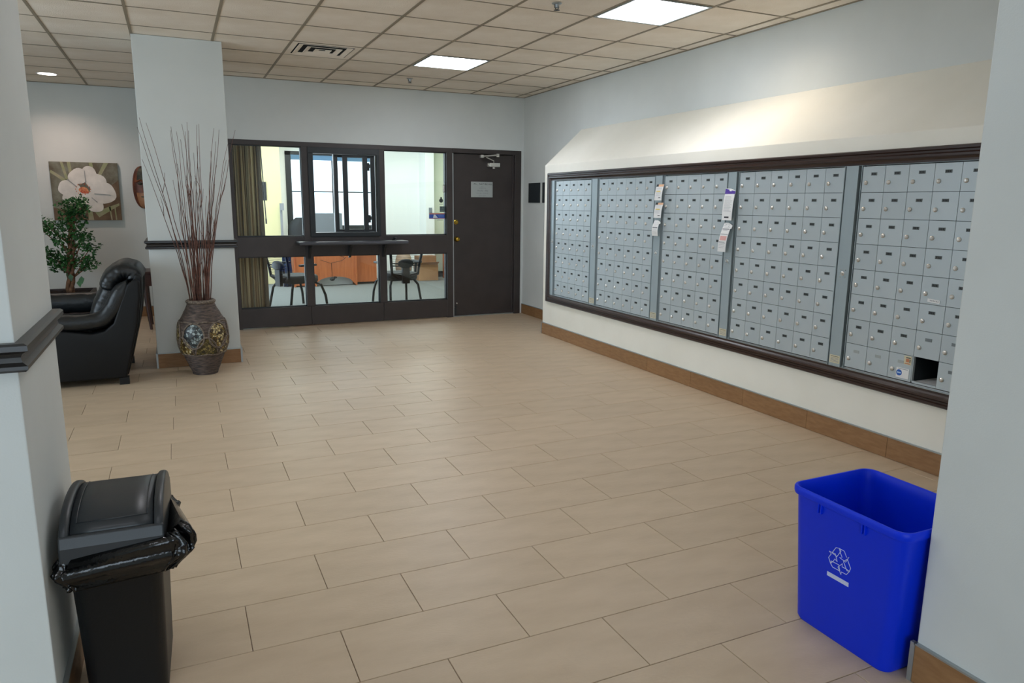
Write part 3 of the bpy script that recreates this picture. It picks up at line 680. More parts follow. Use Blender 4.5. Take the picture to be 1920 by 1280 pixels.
struct(build(MB().box(4.572, 5.3, 13.705, 13.72, 0, .11).box(.42, 1.25, 15.88, 15.9, 0, .11), 'baseboard_office', 'offb'))
w2 = sempty('window_2', (2.7, YO, 1))
m = MB(); fw = .07
for q in ((1.88, 3.54, .95, 1.02), (1.88, 3.54, 2.28, 2.35), (1.88, 1.98, .95, 2.35), (3.46, 3.54, .95, 2.35)): m.box(q[0], q[1], YO-.02, YO+.06, q[2], q[3])
build(m, 'window_frame', 'darkm', w2)
build(MB().box(1.98, 3.46, YO+.01, YO+.04, 1.625, 1.645), 'transom', 'darkm', w2)
build(MB().box(2.715, 2.735, YO+.01, YO+.04, 1.02, 2.28), 'mullion', 'darkm', w2)
for a, b in ((1.98, 2.715), (2.735, 3.46)):
    for c, d in ((1.02, 1.625), (1.645, 2.28)): build(MB().box(a, b, YO+.022, YO+.027, c, d), 'glass_pane', 'glass', w2)
build(MB().box(1.98, 3.46, YO-.04, YO-.005, 2.2, 2.285), 'blind_head', mat('blind_blue', '5F87A8', .6), w2)
# building across the street, seen faintly through the window
bd = thing('building', (3.5, 34, -3), 'pale building outside the office window', 'building')
bwall = build(MB().box(-6, 22, 34, 44, -3, 9), 'wall', 'bricko', bd)
wm = MB().box(-.7, .7, -.06, 0, 0, 1.5).mesh('window', mat('outside_pane', 'C4CCD0', .3))
for i in range(8):
    for k in range(3): inst(wm, 'window', (-4+i*3.2-3.5, 0, 4+(-1.5+k*3.2)-1), bd)
struct(build(MB().box(-30, 50, 16.3, 60, -3.1, -3), 'ground', 'snow'))
# desk
dk = thing('office_desk', (2.4, 13, 0), 'cherry wood office desk with an arched front panel behind the glass', 'desk')
yD = 12.85
arch = [(1.72, .02), (1.72, .70), (2.87, .70), (2.87, .02), (2.84, .02)]
arch += [(2.53+.31*math.cos(a), .04+.13*math.sin(a)) for a in [math.pi*i/14 for i in range(15)]]+[(2.22, .02)]
arch = [(1.80, .02), (1.80, .71), (2.86, .71), (2.86, .02), (2.83, .04)]+[(2.50+.30*math.cos(math.pi*i/14), .06+.10*math.sin(math.pi*i/14)) for i in range(1, 14)]+[(2.19, .04), (2.17, .02)]
build(MB().prism(arch, 'y', yD, yD+.025), 'modesty_panel', 'cherry', dk)
build(MB().box(1.79, 3.3, yD-.03, yD+.52, .71, .74), 'desktop', 'cherry', dk, bevel=.004)
build(MB().box(2.15, 2.175, yD-.02, yD+.5, 0, .71), 'side_panel', 'cherry', dk); build(MB().box(2.86, 2.885, yD-.02, yD+.5, 0, .71), 'side_panel', 'cherry', dk)
build(MB().box(1.80, 1.825, yD-.02, yD+.5, 0, .71), 'side_panel', 'cherry', dk)
build(MB().box(2.887, 3.27, yD+.1, yD+.5, .04, .60), 'drawer_pedestal', 'cherry', dk)
build(MB().box(2.89, 3.27, yD+.13, yD+.5, 0, .04), 'plinth', 'offb', dk)
tag(build(MB().box(2.20, 2.84, 13.0, 13.3, .0, .30), 'storage_box', 'white', origin=(2.5, 13.15, 0)), 'white box on the floor behind the desk arch', 'box')
cb = MB().tube([(2.62, 12.82, .70), (2.60, 12.82, .52), (2.66, 12.82, .50)], .006).tube([(2.25, 12.82, .46), (2.42, 12.82, .40), (2.62, 12.82, .44), (2.7, 12.82, .5)], .004).tube([(2.44, 12.82, .40), (2.44, 12.82, .12)], .004)
cb.sphere((2.44, 12.80, .12), .035, (1.3, 1, .8), 8).sphere((2.49, 12.80, .15), .025, (1.3, 1, .8), 8)
tag(build(cb, 'cable', 'black', origin=(2.44, 12.8, .08)), 'black cables hanging in front of the office desk', 'cable')
mo = thing('computer_monitor', (2.42, 12.98, .74), 'grey back of a monitor on the office desk behind the service window', 'monitor')
build(MB().box(2.11, 2.68, 12.95, 12.99, .90, 1.262), 'screen_housing', 'grey', mo, bevel=.008); build(MB().box(2.36, 2.44, 12.99, 13.01, .745, 1.0).box(2.28, 2.52, 12.93, 13.10, .741, .752), 'stand', 'grey', mo)
build(MB().box(2.45, 2.53, 12.948, 12.95, 1.175, 1.180), 'badge', 'inkg', mo)
for x, l in ((2.20, 'dark stapler on the desk below the monitor, left'), (2.40, 'dark small desk gadget below the monitor, right')):
    tag(build(MB().box(x, x+.09, 12.86, 12.92, .741, .80).box(x+.03, x+.06, 12.86, 12.91, .80, .86), 'desk_gadget', 'black', origin=(x, 12.88, .741)), l, 'gadget')
# swivel chair behind the desk
oc = thing('office_chair', (2.06, 13.65, 0), 'dark rounded office chair back behind the left pane', 'chair')
bk = MB(); rows = []
for i in range(9):
    z = .55+i*.078; w = .26*math.sqrt(max(.04, 1-max(0, (i-5)/3.2)**2)); rows.append([(2.06+w*.9*math.cos(a), 13.50+.05*math.sin(a)+.05*(math.cos(a)**2), z) for a in [2*math.pi*k/16 for k in range(16)]])
bk.grid(rows, close=True); bk.add(rows[-1], [tuple(range(16))]); build(bk, 'backrest', 'chair', oc, smooth=True)
build(MB().box(1.83, 2.29, 13.46, 13.86, .44, .53), 'seat', 'chair', oc, bevel=.03)
build(MB().lathe([(.03, .08), (.03, .44)], (2.06, 13.64, 0), 12), 'gas_lift', 'black', oc)
for k in range(5):
    a = k*2*math.pi/5+.3; build(MB().tube([(2.06, 13.64, .1), (2.06+.23*math.cos(a), 13.64+.15*math.sin(a), .05)], .02).sphere((2.06+.23*math.cos(a), 13.64+.15*math.sin(a), .03), .028, n=6), 'leg', 'black', oc)
jk = MB(); jk.grid([[(1.645+.02*k+.008*math.sin(z*9+k), 12.98+.03*math.sin(k*1.7), z) for k in range(8)] for z in [.0+.095*i for i in range(9)]])
tag(build(jk, 'jacket', 'navy', origin=(1.72, 12.98, .0), solid=.02, smooth=True), 'long navy blue coat hanging at the left end of the office desk', 'jacket')

# guest chairs
def guest_chair():
    t = thing('guest_chair', (0, 0, 0), 'black mesh-back guest chair with a round back boss behind the right-hand pane', 'chair', 'black mesh guest chairs in the office')
    # faces +y, back at -y, origin on the floor
    s = MB(); rows = []
    for i, z in enumerate((.365, .39, .45, .47)):
        e = (.94, 1, 1, .92)[i]
        rows.append([(.245*e*math.copysign(abs(math.cos(a))**.45, math.cos(a)), .03+.235*e*math.copysign(abs(math.sin(a))**.45, math.sin(a)), z) for a in [2*math.pi*k/28 for k in range(28)]])
    s.grid(rows, close=True); s.add(rows[0], [tuple(range(28))]); s.add(rows[-1], [tuple(range(28))]); build(s, 'seat', 'chair', t, smooth=True)
    build(MB().box(-.16, .16, -.14, .16, .355, .387), 'seat_pan', 'black', t, bevel=.01)
    for sx in (-1, 1):
        build(MB().tube([(sx*.17, .18, .375), (sx*.235, .26, .33), (sx*.26, .31, .18), (sx*.27, .33, .012)], .018, 8), 'leg', 'black', t)
        build(MB().tube([(sx*.17, -.15, .375), (sx*.215, -.20, .30), (sx*.24, -.26, .012)], .018, 8), 'leg', 'black', t)
        a = build(MB().tube([(sx*.22, .06, .37), (sx*.285, .04, .41), (sx*.29, .02, .60)], .018, 8), 'arm_post', 'black', t)
        build(MB().box(sx*.29-.035, sx*.29+.035, -.12, .14, .60, .63), 'armrest', 'black', t, bevel=.012)
    bf = MB()
    for sx in (-1, 1): bf.tube([(sx*.10, -.20, .40), (sx*.20, -.235, .46), (sx*.215, -.25, .60), (sx*.245, -.30, .80), (sx*.23, -.33, .93)], .020, 8)
    bf.tube([(-.23, -.33, .93), (0, -.35, .95), (.23, -.33, .93)], .016, 8).tube([(-.20, -.235, .47), (0, -.21, .43), (.20, -.235, .47)], .014, 8).tube([(-.215, -.25, .62), (0, -.262, .60), (.215, -.25, .62)], .009, 6).tube([(-.215, -.25, .585), (0, -.262, .57), (.215, -.25, .585)], .009, 6)
    build(bf, 'back_frame', 'black', t)
    mm = MB()
    for k in range(19):
        z = .48+k*.024; w = .195+.0001*k+.04*max(0, (z-.5)/.45); y = -.24-.10*(z-.5)/.45
        mm.tube([(-w, y, z), (0, y-.02, z), (w, y, z)], .0022, 3)
    build(mm, 'mesh_back', 'mesh', t)
    build(MB().box(-.055, .055, -.275, -.225, .33, .60).sphere((0, -.262, .61), .12, (1.05, .28, .55), 8), 'lumbar_boss', 'black', t, bevel=.004)
    return t
gc = guest_chair()
g2 = copy_tree(gc)
gc.location = (2.88, 10.15, 0); gc.rotation_euler = (0, 0, rad(8))
g2.location = (1.44, 10.25, 0); g2.rotation_euler = (0, 0, rad(-62)); g2['label'] = 'black guest chair seen from the side, beside the vertical blinds'
# boxes, poster wall, right-hand cabinet
bx = thing('cardboard_box', (4.33, 13.2, 0), 'brown cardboard box on the blue carpet by the office wall', 'box')
build(MB().box(4.12, 4.50, 13.1, 13.45, .0, .30), 'carton', 'card', bx, bevel=.003)
build(MB().prism([(13.1, .30), (13.1, .303), (13.0, .36), (12.998, .357)], 'x', 4.13, 4.49), 'flap', 'card', bx)
b2 = thing('cardboard_box', (4.30, 13.28, .30), 'darker opened cardboard box stacked on top of the other', 'box')
build(MB().box(4.13, 4.48, 13.15, 13.42, .302, .46), 'carton', mat('cardboard_dark', '85603F', .85), b2)
tag(build(MB().sphere((3.88, 13.3, .30), .2, (.8, .8, 1.45), 10), 'plastic_sack', mat('tan_sack', 'A08872', .6, bump=.5, bscale=14), smooth=True, origin=(3.88, 13.3, .0)), 'tan sack standing beside the cardboard boxes', 'sack')
cbn = thing('wood_cabinet', (4.98, 13.0, 0), 'orange wood cabinet at the far right of the office', 'cabinet')
build(MB().box(4.73, 5.25, 12.8, 13.5, .0, .86), 'carcass', 'cherry', cbn, bevel=.003); build(MB().box(4.74, 5.24, 12.785, 12.80, .05, .84), 'door', 'cherry', cbn)
fl_ = thing('flower_pot', (4.9, 13.0, .86), 'pink flowers on the cabinet at the right of the office', 'flowers')
build(MB().lathe([(.05, .0), (.065, .1)], (4.86, 13.0, .86), 16), 'pot', 'white', fl_)
random.seed(2); m = MB()
for k in range(16): m.sphere((4.86+random.uniform(-.09, .09), 13+random.uniform(-.07, .07), 1.02+random.uniform(-.05, .07)), .028, n=5)
build(m, 'blossom', mat('pink_blossom', 'D87FB8', .7), fl_)
tag(build(MB().box(4.46, 4.52, 13.48, 13.5, 1.24, 1.36).box(4.48, 4.50, 13.475, 13.48, 1.27, 1.33), 'wall_switch', 'grey', origin=(4.49, 13.48, 1.24)), 'grey switch box on the white office pier', 'switch')
tg = thing('wall_grille', (1.44, 13.5, 1.47), 'black slatted grille on the yellow office wall', 'grille')
build(MB().box(1.30, 1.49, 13.488, 13.5, 1.47, 1.785), 'grille_frame', 'offb', tg)
for k in range(10): build(MB().box(1.31, 1.42, 13.48, 13.488, 1.49+k*.028, 1.502+k*.028), 'slat', 'grey', tg)
ow = thing('wall_outlet', (1.56, 13.5, .31), 'cream outlet on the yellow office wall', 'outlet')
build(MB().box(1.52, 1.60, 13.494, 13.5, .27, .37), 'cover_plate', 'cream', ow)
tag(build(MB().box(1.700, 1.735, 13.44, 13.5, .03, 1.42).box(1.705, 1.76, 13.40, 13.44, 1.3, 1.42), 'pole', 'inkg', origin=(1.72, 13.46, 0)), 'thin dark pole leaning at the corner of the yellow office wall', 'pole')

# ------------------------------------------------------------ alcove: painting, mask, plant, side table
pa = thing('flower_painting', (-.95, YA, 1.21), 'square canvas of a large white flower in the alcove', 'painting')
px0, px1, pz0, pz1 = -1.302, -.592, 1.212, 1.895; yp = YA-.04
cv = build(MB().box(px0, px1, yp, YA-.001, pz0, pz1), 'canvas', ['canvas'], pa)
def U(u, v): return (px0+(px1-px0)*u, pz0+(pz1-pz0)*(1-v))
def blob(name, pts, mt, lay, par=cv):
    build(MB().prism([U(*p) for p in pts], 'y', yp-.0006*lay, yp, 0), name, mt, par)
blob('painted_ground', [(0, .78), (.3, .84), (.62, .7), (.8, .45), (1, .3), (1, 1), (0, 1)], 'canvas2', 1)
for q in ([(.16, 0), (.2, 0), (.28, .4), (.24, .4)], [(.26, 0), (.31, 0), (.33, .3), (.29, .3)], [(.58, 0), (.63, 0), (.66, .3), (.6, .3)], [(.8, 0), (.87, 0), (.7, .3), (.66, .28)], [(0, .18), (.02, .14), (.3, .35), (.27, .4)],
          [(.6, .85), (.98, .7), (.98, .74), (.66, .95)], [(.82, .75), (.84, .75), (.86, 1), (.84, 1)], [(.9, .78), (.92, .78), (.93, 1), (.91, 1)], [(.5, .8), (.56, .8), (.58, 1), (.5, 1)]): blob('painted_stem', q, 'stem', 2)
def petal(cx, cy, rx, ry, ang, n=22, wob=.08, ph=0):
    return [(cx+rx*(1+wob*math.sin(3*t+ph))*math.cos(t)*math.cos(ang)-ry*math.sin(t)*math.sin(ang), cy+rx*(1+wob*math.sin(3*t+ph))*math.cos(t)*math.sin(ang)+ry*math.sin(t)*math.cos(ang)) for t in [2*math.pi*k/n for k in range(n)]]
for i, q in enumerate((petal(.75, .52, .20, .19, .1), petal(.66, .34, .15, .17, -.7, ph=1), petal(.40, .24, .13, .15, .9, ph=2), petal(.56, .20, .12, .14, .2, ph=.5), petal(.26, .45, .17, .14, .2, ph=1.2), petal(.60, .72, .15, .13, .8, ph=2), petal(.27, .62, .14, .12, -.6), petal(.47, .62, .16, .12, .2))):
    blob('painted_petal', q, 'petal', 3+i)
for q in ([(.50, .14), (.51, .14), (.52, .34), (.50, .34)], [(.62, .53), (.86, .55), (.86, .56), (.62, .545)], [(.24, .3), (.25, .29), (.38, .42), (.37, .43)], [(.58, .6), (.66, .68), (.65, .69), (.57, .61)]): blob('petal_crease', q, 'petals', 12)
blob('painted_centre', petal(.47, .48, .075, .055, .3), 'petalc', 13)
random.seed(4)
for k in range(14):
    a = k*.45; blob('stamen_dot', petal(.46+.11*math.cos(a), .46+.09*math.sin(a), .009, .009, 0, 6), 'petalc', 14)
mk = thing('carved_mask', (-.30, YA, 1.36), 'carved wooden face mask on the alcove wall, half hidden by the pillar', 'mask')
def mpt(u, v, k=1.0, h=1.0):
    a = math.pi*u; z = 1.612+.262*math.cos(math.pi*v); r = math.sin(math.pi*v)**.62
    return (-.295-.150*k*r*math.cos(a), YA-.002-.075*h*r*math.sin(a), z)
build(MB().grid([[mpt(u/16, .02+.96*v/22) for u in range(17)] for v in range(23)]), 'face', 'maskb', mk, smooth=True)
def patch(nm, v0, v1, u0, u1, mt, h=1.12, k=.9): build(MB().grid([[mpt(u0+(u1-u0)*u/12, v0+(v1-v0)*v/10, k, h) for u in range(13)] for v in range(11)]), nm, mt, mk, smooth=True)
patch('hair', .08, .40, .12, .88, 'maskd'); patch('beard', .58, .95, .15, .85, 'maskt', 1.2)
build(MB().tube([(-.295, YA-.07, 1.72), (-.295, YA-.105, 1.63), (-.295, YA-.12, 1.585)], [.012, .02, .03], 10), 'nose', 'maskb', mk, smooth=True)
for sx in (-1, 1):
    build(MB().sphere((-.295+sx*.062, YA-.075, 1.655), .024, (1.2, .5, .6), 8), 'eye', 'maskd', mk); build(MB().tube([(-.295+sx*.11, YA-.06, 1.675), (-.295+sx*.06, YA-.085, 1.70), (-.295+sx*.02, YA-.085, 1.68)], .010, 6), 'brow', 'maskb', mk)
build(MB().tube([(-.35, YA-.07, 1.50), (-.295, YA-.09, 1.49), (-.24, YA-.07, 1.50)], .014, 8, flat=.6), 'mouth', 'maskd', mk)

pt = thing('potted_ficus', (-1.15, 9.6, 0), 'leafy ficus tree in a square brown planter behind the armchair', 'plant')
build(MB().prism([(-1.40, 9.38), (-.92, 9.38), (-.92, 9.84), (-1.40, 9.84)], 'z', 0, .40).box(-1.415, -.905, 9.365, 9.395, .385, .43).box(-1.415, -.905, 9.825, 9.855, .385, .43).box(-1.415, -1.385, 9.39, 9.83, .385, .43).box(-.935, -.905, 9.39, 9.83, .385, .43), 'planter', 'planter', pt)
sm = MB(); n = 12; sm.grid([[(-1.385+.45*i/n, 9.395+.43*j/n, .405+.025*noise.noise(Vector((i*.9, j*.9, 0)))) for i in range(n+1)] for j in range(n+1)]); build(sm, 'soil', 'soil', pt)
tr = MB()
for k in range(3):
    a0 = k*2.1
    tr.tube([(-1.15+.02*i/11*1.0+.028*math.cos(a0+i*.9)+.006*i, 9.6+.028*math.sin(a0+i*.9), .38+i*.075) for i in range(12)], [.024-.0012*i for i in range(12)], 8)
CL = [(-0.963, 1.435), (-1.04, 1.344), (-1.115, 1.395), (-0.946, 1.37), (-1.291, 1.188), (-1.344, 1.214), (-1.364, 1.124), (-1.097, 1.214), (-1.171, 1.149), (-1.006, 1.214), (-1.222, 1.084), (-1.185, 1.006), (-1.075, 1.083), (-0.973, 1.069), (-0.954, 1.029), (-1.007, 0.951), (-0.894, 0.922), (-1.129, 0.873), (-1.258, 0.823), (-1.311, 0.864), (-1.307, 0.785), (-1.219, 0.757), (-1.116, 0.767), (-0.974, 0.804), (-0.92, 0.749), (-1.005, 0.711), (-1.205, 0.70), (-1.03, 1.42), (-1.09, 1.30), (-1.0, 1.29)]
for cx_, cz_ in CL:
    zb = max(.6, cz_-.22); tr.tube([(-1.10, 9.6, zb-.02), ((cx_-1.10)/2, 9.6, (zb+cz_)/2) if False else (-1.10+(cx_+1.10)*.5, 9.6, zb+(cz_-zb)*.35), (cx_, 9.6, cz_)], [.008, .006, .003], 5)
build(tr, 'trunk', 'trunk', pt, smooth=True)
random.seed(21); lf = MB()
for cx_, cz_ in CL:
    for k in range(62):
        r = .085*random.random()**.5; th = random.uniform(0, 6.28); ph = random.uniform(-1, 1)
        c = Vector((cx_+r*math.cos(th)*1.05, 9.6+random.gauss(0, .075), cz_+r*math.sin(th)*.72+.02*ph))
        d = Vector((random.gauss(0, 1), random.gauss(0, .7), random.gauss(-.3, .7))).normalized(); sd = d.cross(Vector((random.random()-.5, random.random()-.5, 1))).normalized()
        L = random.uniform(.032, .056); w = L*.36; nn = d.cross(sd)*.004
        lf.add([c, c+d*L*.45+sd*w+nn, c+d*L, c+d*L*.45-sd*w+nn, c+d*L*.5-nn], [(0, 1, 4), (1, 2, 4), (2, 3, 4), (3, 0, 4)])
for x, z in ((-1.014, .60), (-1.04, .56), (-1.12, .63)):
    c = Vector((x, 9.52, z)); lf.add([c, c+Vector((.03, -.01, -.03)), c+Vector((.005, -.01, -.09)), c+Vector((-.03, 0, -.035))], [(0, 1, 2, 3)])
o = build(lf, 'foliage', 'leaf', pt); o['kind'] = 'stuff'

stb = thing('side_table', (-.25, 9.3, 0), 'dark wood side table between the armchair and the pillar', 'table')
build(MB().box(-.42, .08, 9.1, 9.6, .64, .665), 'table_top', 'wood', stb, bevel=.005)
build(MB().box(-.39, .05, 9.13, 9.57, .50, .64), 'apron', 'wood', stb)
for x, y in ((-.36, 9.16), (.02, 9.16), (-.36, 9.54), (.02, 9.54)):
    build(MB().tube([(x, y, .5), (x+.01, y-.005, .25), (x+(.03 if x < -.1 else -.0), y-.02, 0)], [.028, .022, .015], 8), 'leg', 'wood', stb)

# ------------------------------------------------------------ armchair (faces -x)
ac = thing('armchair', (-.8, 6.88, 0), 'big black leather armchair left of the pillar', 'armchair')
def side_shell(y, ys):
    return None
prof = [(-1.22, .055), (-.44, .055), (-.39, .25), (-.33, .48), (-.295, .70), (-.29, .83), (-.32, .845), (-.385, .80), (-.44, .66), (-.50, .50), (-.57, .44), (-.66, .425), (-.86, .46), (-1.20, .50)]
for yy, nm in ((6.42, 'side_panel'), (7.20, 'side_panel')):
    build(MB().prism(prof, 'y', yy, yy+.15), nm, 'leatherf', ac, bevel=.028, seg=4, smooth=True)
build(MB().prism([(-.46, .06), (-.43, .06), (-.38, .25), (-.32, .48), (-.285, .70), (-.275, .86), (-.32, .88), (-.44, .60)], 'y', 6.50, 7.28), 'back_panel', 'leatherf', ac, bevel=.03, seg=4, smooth=True)
build(MB().box(-1.2, -.5, 6.55, 7.22, .08, .34), 'base', 'leatherf', ac, bevel=.02)
def puff(name, path, ra, rb, n=20, sup=.8, wr=.008, seed=0, taper=None):
    """swept soft cushion; path pts, ra = half size along y, rb = half size across"""
    path = [Vector(p) for p in path]; rows = []
    # resample
    segs = 30; L = [0]
    for i in range(1, len(path)): L.append(L[-1]+(path[i]-path[i-1]).length)
    def at(t):
        d = t*L[-1]
        for i in range(1, len(path)):
            if d <= L[i]+1e-9: 
                f = (d-L[i-1])/(L[i]-L[i-1]); return path[i-1].lerp(path[i], f)
        return path[-1]
    P = [at(i/segs) for i in range(segs+1)]
    for _ in range(4): P = [P[0]]+[(P[i-1]+P[i]*2+P[i+1])/4 for i in range(1, segs)]+[P[-1]]
    for i, p in enumerate(P):
        t = (P[min(i+1, segs)]-P[max(i-1, 0)]).normalized()
        yv = Vector((0, 1, 0)); nv = t.cross(yv).normalized()
        e = min(i, segs-i)/segs; k = min(1, (e/.10))**.5 if e < .10 else 1; k = max(k, .05)
        row = []
        for q in range(n):
            a = 2*math.pi*q/n; ca, sa = math.cos(a), math.sin(a)
            A = math.copysign(abs(ca)**sup, ca)*ra*(.75+.25*k); B = math.copysign(abs(sa)**sup, sa)*rb*k
            w = noise.noise(Vector((i*.55+seed, a*1.3, seed)))*wr+noise.noise(Vector((i*1.6+seed, a*.6, 3+seed)))*wr*.7
            row.append(p+yv*A*(1+w*2)+nv*(B+math.copysign(w, B)*k))
        rows.append(row)
    m = MB().grid(rows, close=True); m.add(rows[0], [tuple(range(n))]); m.add(rows[-1], [tuple(range(n))])
    return build(m, name, 'leather', ac, smooth=True, sub=1)
puff('arm_cushion', [(-1.22, 6.50, .50), (-.9, 6.50, .515), (-.70, 6.50, .505), (-.57, 6.50, .52), (-.50, 6.50, .60), (-.43, 6.50, .74), (-.385, 6.50, .83)], .085, .062, wr=.014, seed=1)
puff('arm_cushion', [(-1.22, 7.27, .56), (-.9, 7.27, .575), (-.70, 7.27, .57), (-.57, 7.27, .60), (-.50, 7.27, .66), (-.43, 7.27, .76), (-.385, 7.27, .83)], .085, .085, wr=.012, seed=5)
puff('seat_cushion', [(-1.18, 6.885, .40), (-.9, 6.885, .42), (-.62, 6.885, .41)], .31, .09, sup=.5, seed=9)
puff('back_cushion', [(-.60, 6.885, .44), (-.57, 6.885, .58), (-.50, 6.885, .72), (-.44, 6.885, .82)], .33, .105, sup=.55, wr=.012, seed=13)
puff('headrest', [(-.54, 6.885, .73), (-.50, 6.885, .84), (-.42, 6.885, .90), (-.345, 6.885, .885), (-.32, 6.885, .80)], .35, .075, sup=.6, wr=.012, seed=17)
for x, y in ((-.46, 6.46), (-.46, 7.30), (-1.15, 6.46), (-1.15, 7.30)): build(MB().box(x-.035, x+.035, y-.03, y+.03, 0, .06), 'foot', 'black', ac)

# ------------------------------------------------------------ vase with twigs
VC = (.150, 6.62)
vs = thing('woven_vase', (VC[0], VC[1], 0), 'tall dark woven urn vase with mosaic ovals, against the pillar', 'vase')
VP = [(0, .098), (.02, .103), (.08, .128), (.165, .160), (.20, .178), (.26, .194), (.34, .204), (.40, .198), (.47, .175), (.52, .148), (.58, .118), (.61, .106)]
def vr(z):
    for (z0, r0), (z1, r1) in zip(VP, VP[1:]):
        if z <= z1: f = (z-z0)/(z1-z0); f = max(0, f); return r0+(r1-r0)*(f*f*(3-2*f)*.3+f*.7)
    return VP[-1][1]
pr = []; z = 0
while z <= .612:
    band = z < .185 or z > .465
    pr.append((vr(z)+(.0025*math.sin(z*560) if band else 0), z)); z += .0028 if band else .01
outer = list(pr)
pr += [(.100, .612), (.092, .60), (.085, .55), (.0001, .54)]
build(MB().lathe(pr, (VC[0], VC[1], 0), 64), 'body', 'vase', vs, smooth=True)
build(MB().lathe([(.088, .612), (.098, .606), (.112, .610), (.119, .622), (.116, .634), (.104, .640), (.092, .636), (.086, .624)], (VC[0], VC[1], 0), 48, cap=False), 'rim', 'rope', vs, smooth=True)
def onv(a, z, d=.0): r = vr(z)+d; return (VC[0]+r*math.cos(a), VC[1]+r*math.sin(a), z)
rp = MB()
for zz in (.187, .463): rp.tube([onv(2*math.pi*k/48, zz+.004*math.sin(k*.9), .003) for k in range(49)], .006, 6)
for k in range(6):
    a0 = rad(-90)-rad(30)+k*rad(60)+rad(6)
    rp.tube([onv(a0+.44*math.sin(t), .352+.107*math.cos(t), .005) for t in [2*math.pi*q/28 for q in range(29)]], .0075, 6)
    a1 = a0+rad(30)
    rp.tube([onv(a1-.50+1.0*q/20, .19+.15*math.sin(math.pi*q/20)**.7, .004) for q in range(21)], .007, 6)
build(rp, 'rope_band', 'rope', vs, smooth=True)
def oval(a0, z0, ra, rz, mt, full=True):
    rows = []
    for i in range(7):
        s = i/6
        if full: rows.append([onv(a0+ra*s*math.sin(t), z0+rz*s*math.cos(t), .0045-.003*s*s) for t in [2*math.pi*q/24 for q in range(24)]])
        else: rows.append([onv(a0-ra+2*ra*q/23, z0+rz*s*math.sin(math.pi*q/23)**.7, .003) for q in range(24)])
    build(MB().grid(rows, close=full), 'mosaic_oval' if full else 'mosaic_fan', mt, vs, smooth=True)
for k in range(6):
    a0 = rad(-90)-rad(30)+k*rad(60)+rad(6)
    oval(a0, .352, .41, .098, 'most' if k % 2 == 0 else 'mosg')
    oval(a0+rad(30), .192, .47, .135, 'mosb' if k % 2 == 0 else 'mosg', False)
TIPS = [(-0.194, 2.093), (-0.227, 2.036), (-0.153, 2.057), (-0.21, 1.789), (0.024, 2.053), (0.063, 2.016), (0.106, 2.066), (0.143, 2.079), (0.218, 2.072), (0.231, 2.068), (0.345, 2.04), (0.391, 2.045), (0.505, 2.033), (0.437, 1.917), (0.21, 1.729), (0.37, 1.542), (0.154, 2.02), (0.313, 1.867), (0.213, 1.899), (0.01, 1.626), (0.018, 2.022), (0.129, 2.019), (0.42, 1.79), (0.219, 1.54), (.09, 1.95), (.30, 1.70), (.26, 1.50), (.33, 1.60), (.05, 1.75), (.11, 1.66), (.28, 1.35), (.20, 1.42), (.13, 1.30), (.18, 1.85), (.36, 1.95), (.345, 1.75), (.10, 1.45), (.24, 1.25), (.07, 1.38), (.16, 1.15), (.29, 1.20), (.12, 1.9), (.33, 1.40), (.17, 1.62)]
random.seed(31)
for k, (tx, tz) in enumerate(TIPS):
    ty = VC[1]+random.uniform(-.10, .16); bx_ = VC[0]+random.uniform(-.072, .072)*.9; 
    bx_ = VC[0]+max(-.075, min(.075, (tx-VC[0])*.24+random.uniform(-.035, .035))); by_ = VC[1]+random.uniform(-.05, .05)
    n = 16; pts = []; am = .010+.006*random.random(); s = random.uniform(0, 50)
    bend = random.uniform(-.3, .6)
    for i in range(n+1):
        t = i/n; z = .56+(tz-.56)*t
        f = t**(1.25+.35*bend)
        x = bx_+(tx-bx_)*f; y = by_+(ty-by_)*f
        x += am*noise.noise(Vector((t*5, s, 0)))*2.2*t*(1.15-t)*2; y += am*noise.noise(Vector((t*5, s, 9)))*2*t
        pts.append((x, y, z))
    rs = [.0048*(1-.72*i/n) for i in range(n+1)]
    m = MB().tube(pts, rs, 5)
    if k % 3 == 0:
        b = Vector(pts[10]); e = b+Vector((random.uniform(-.05, .05), random.uniform(-.03, .03), .16)); m.tube([b, (b+e)/2+Vector((.008, 0, 0)), e], [.0025, .002, .001], 4)
    o = build(m, 'dry_twig', 'twig', origin=(bx_, by_, .56), smooth=True)
    tag(o, {0: 'longest dry twig leaning far left out of the woven vase', 1: 'dry twig at the extreme left, its tip over the pillar edge', 3: 'low dry twig arching left beside the carved mask', 12: 'dry twig at the extreme right, its tip over the office window frame', 2: 'knobbly dry twig just right of the longest left-leaning one', 15: 'short dry twig leaning right, below the others'}.get(k, 'tall thin brown dry twig standing in the woven vase'), 'twig', 'dry twigs in the woven vase')

# ------------------------------------------------------------ swing-lid bin
def rrect(hx, hy, r, n=6):
    pts = []
    for cx_, cy_, a0 in ((hx-r, hy-r, 0), (-hx+r, hy-r, 90), (-hx+r, -hy+r, 180), (hx-r, -hy+r, 270)):
        for k in range(n+1): a = rad(a0+90*k/n); pts.append((cx_+r*math.cos(a), cy_+r*math.sin(a)))
    return pts
bn = thing('swing_lid_bin', (-.213, 2.345, 0), 'black swing-lid rubbish bin with a bin bag, beside the near column', 'bin')
HX, HY = .130, .20; BZ = .50
def loop(hx, hy, r, z): return [(x, y, z) for x, y in rrect(hx, hy, r)]
b = MB(); rows = [loop(.100, .165, .035, .0), loop(.103, .168, .035, .02), loop(.118, .188, .035, BZ-.03), loop(.122, .194, .03, BZ-.025), loop(.122, .194, .03, BZ)]
b.grid(rows, close=True); b.add(rows[0], [tuple(range(len(rows[0])))])
BX = Matrix.Translation(bn.location) @ Matrix.Rotation(rad(-2), 4, 'Z')
build(b.xf(BX), 'body', 'black', bn, smooth=True)
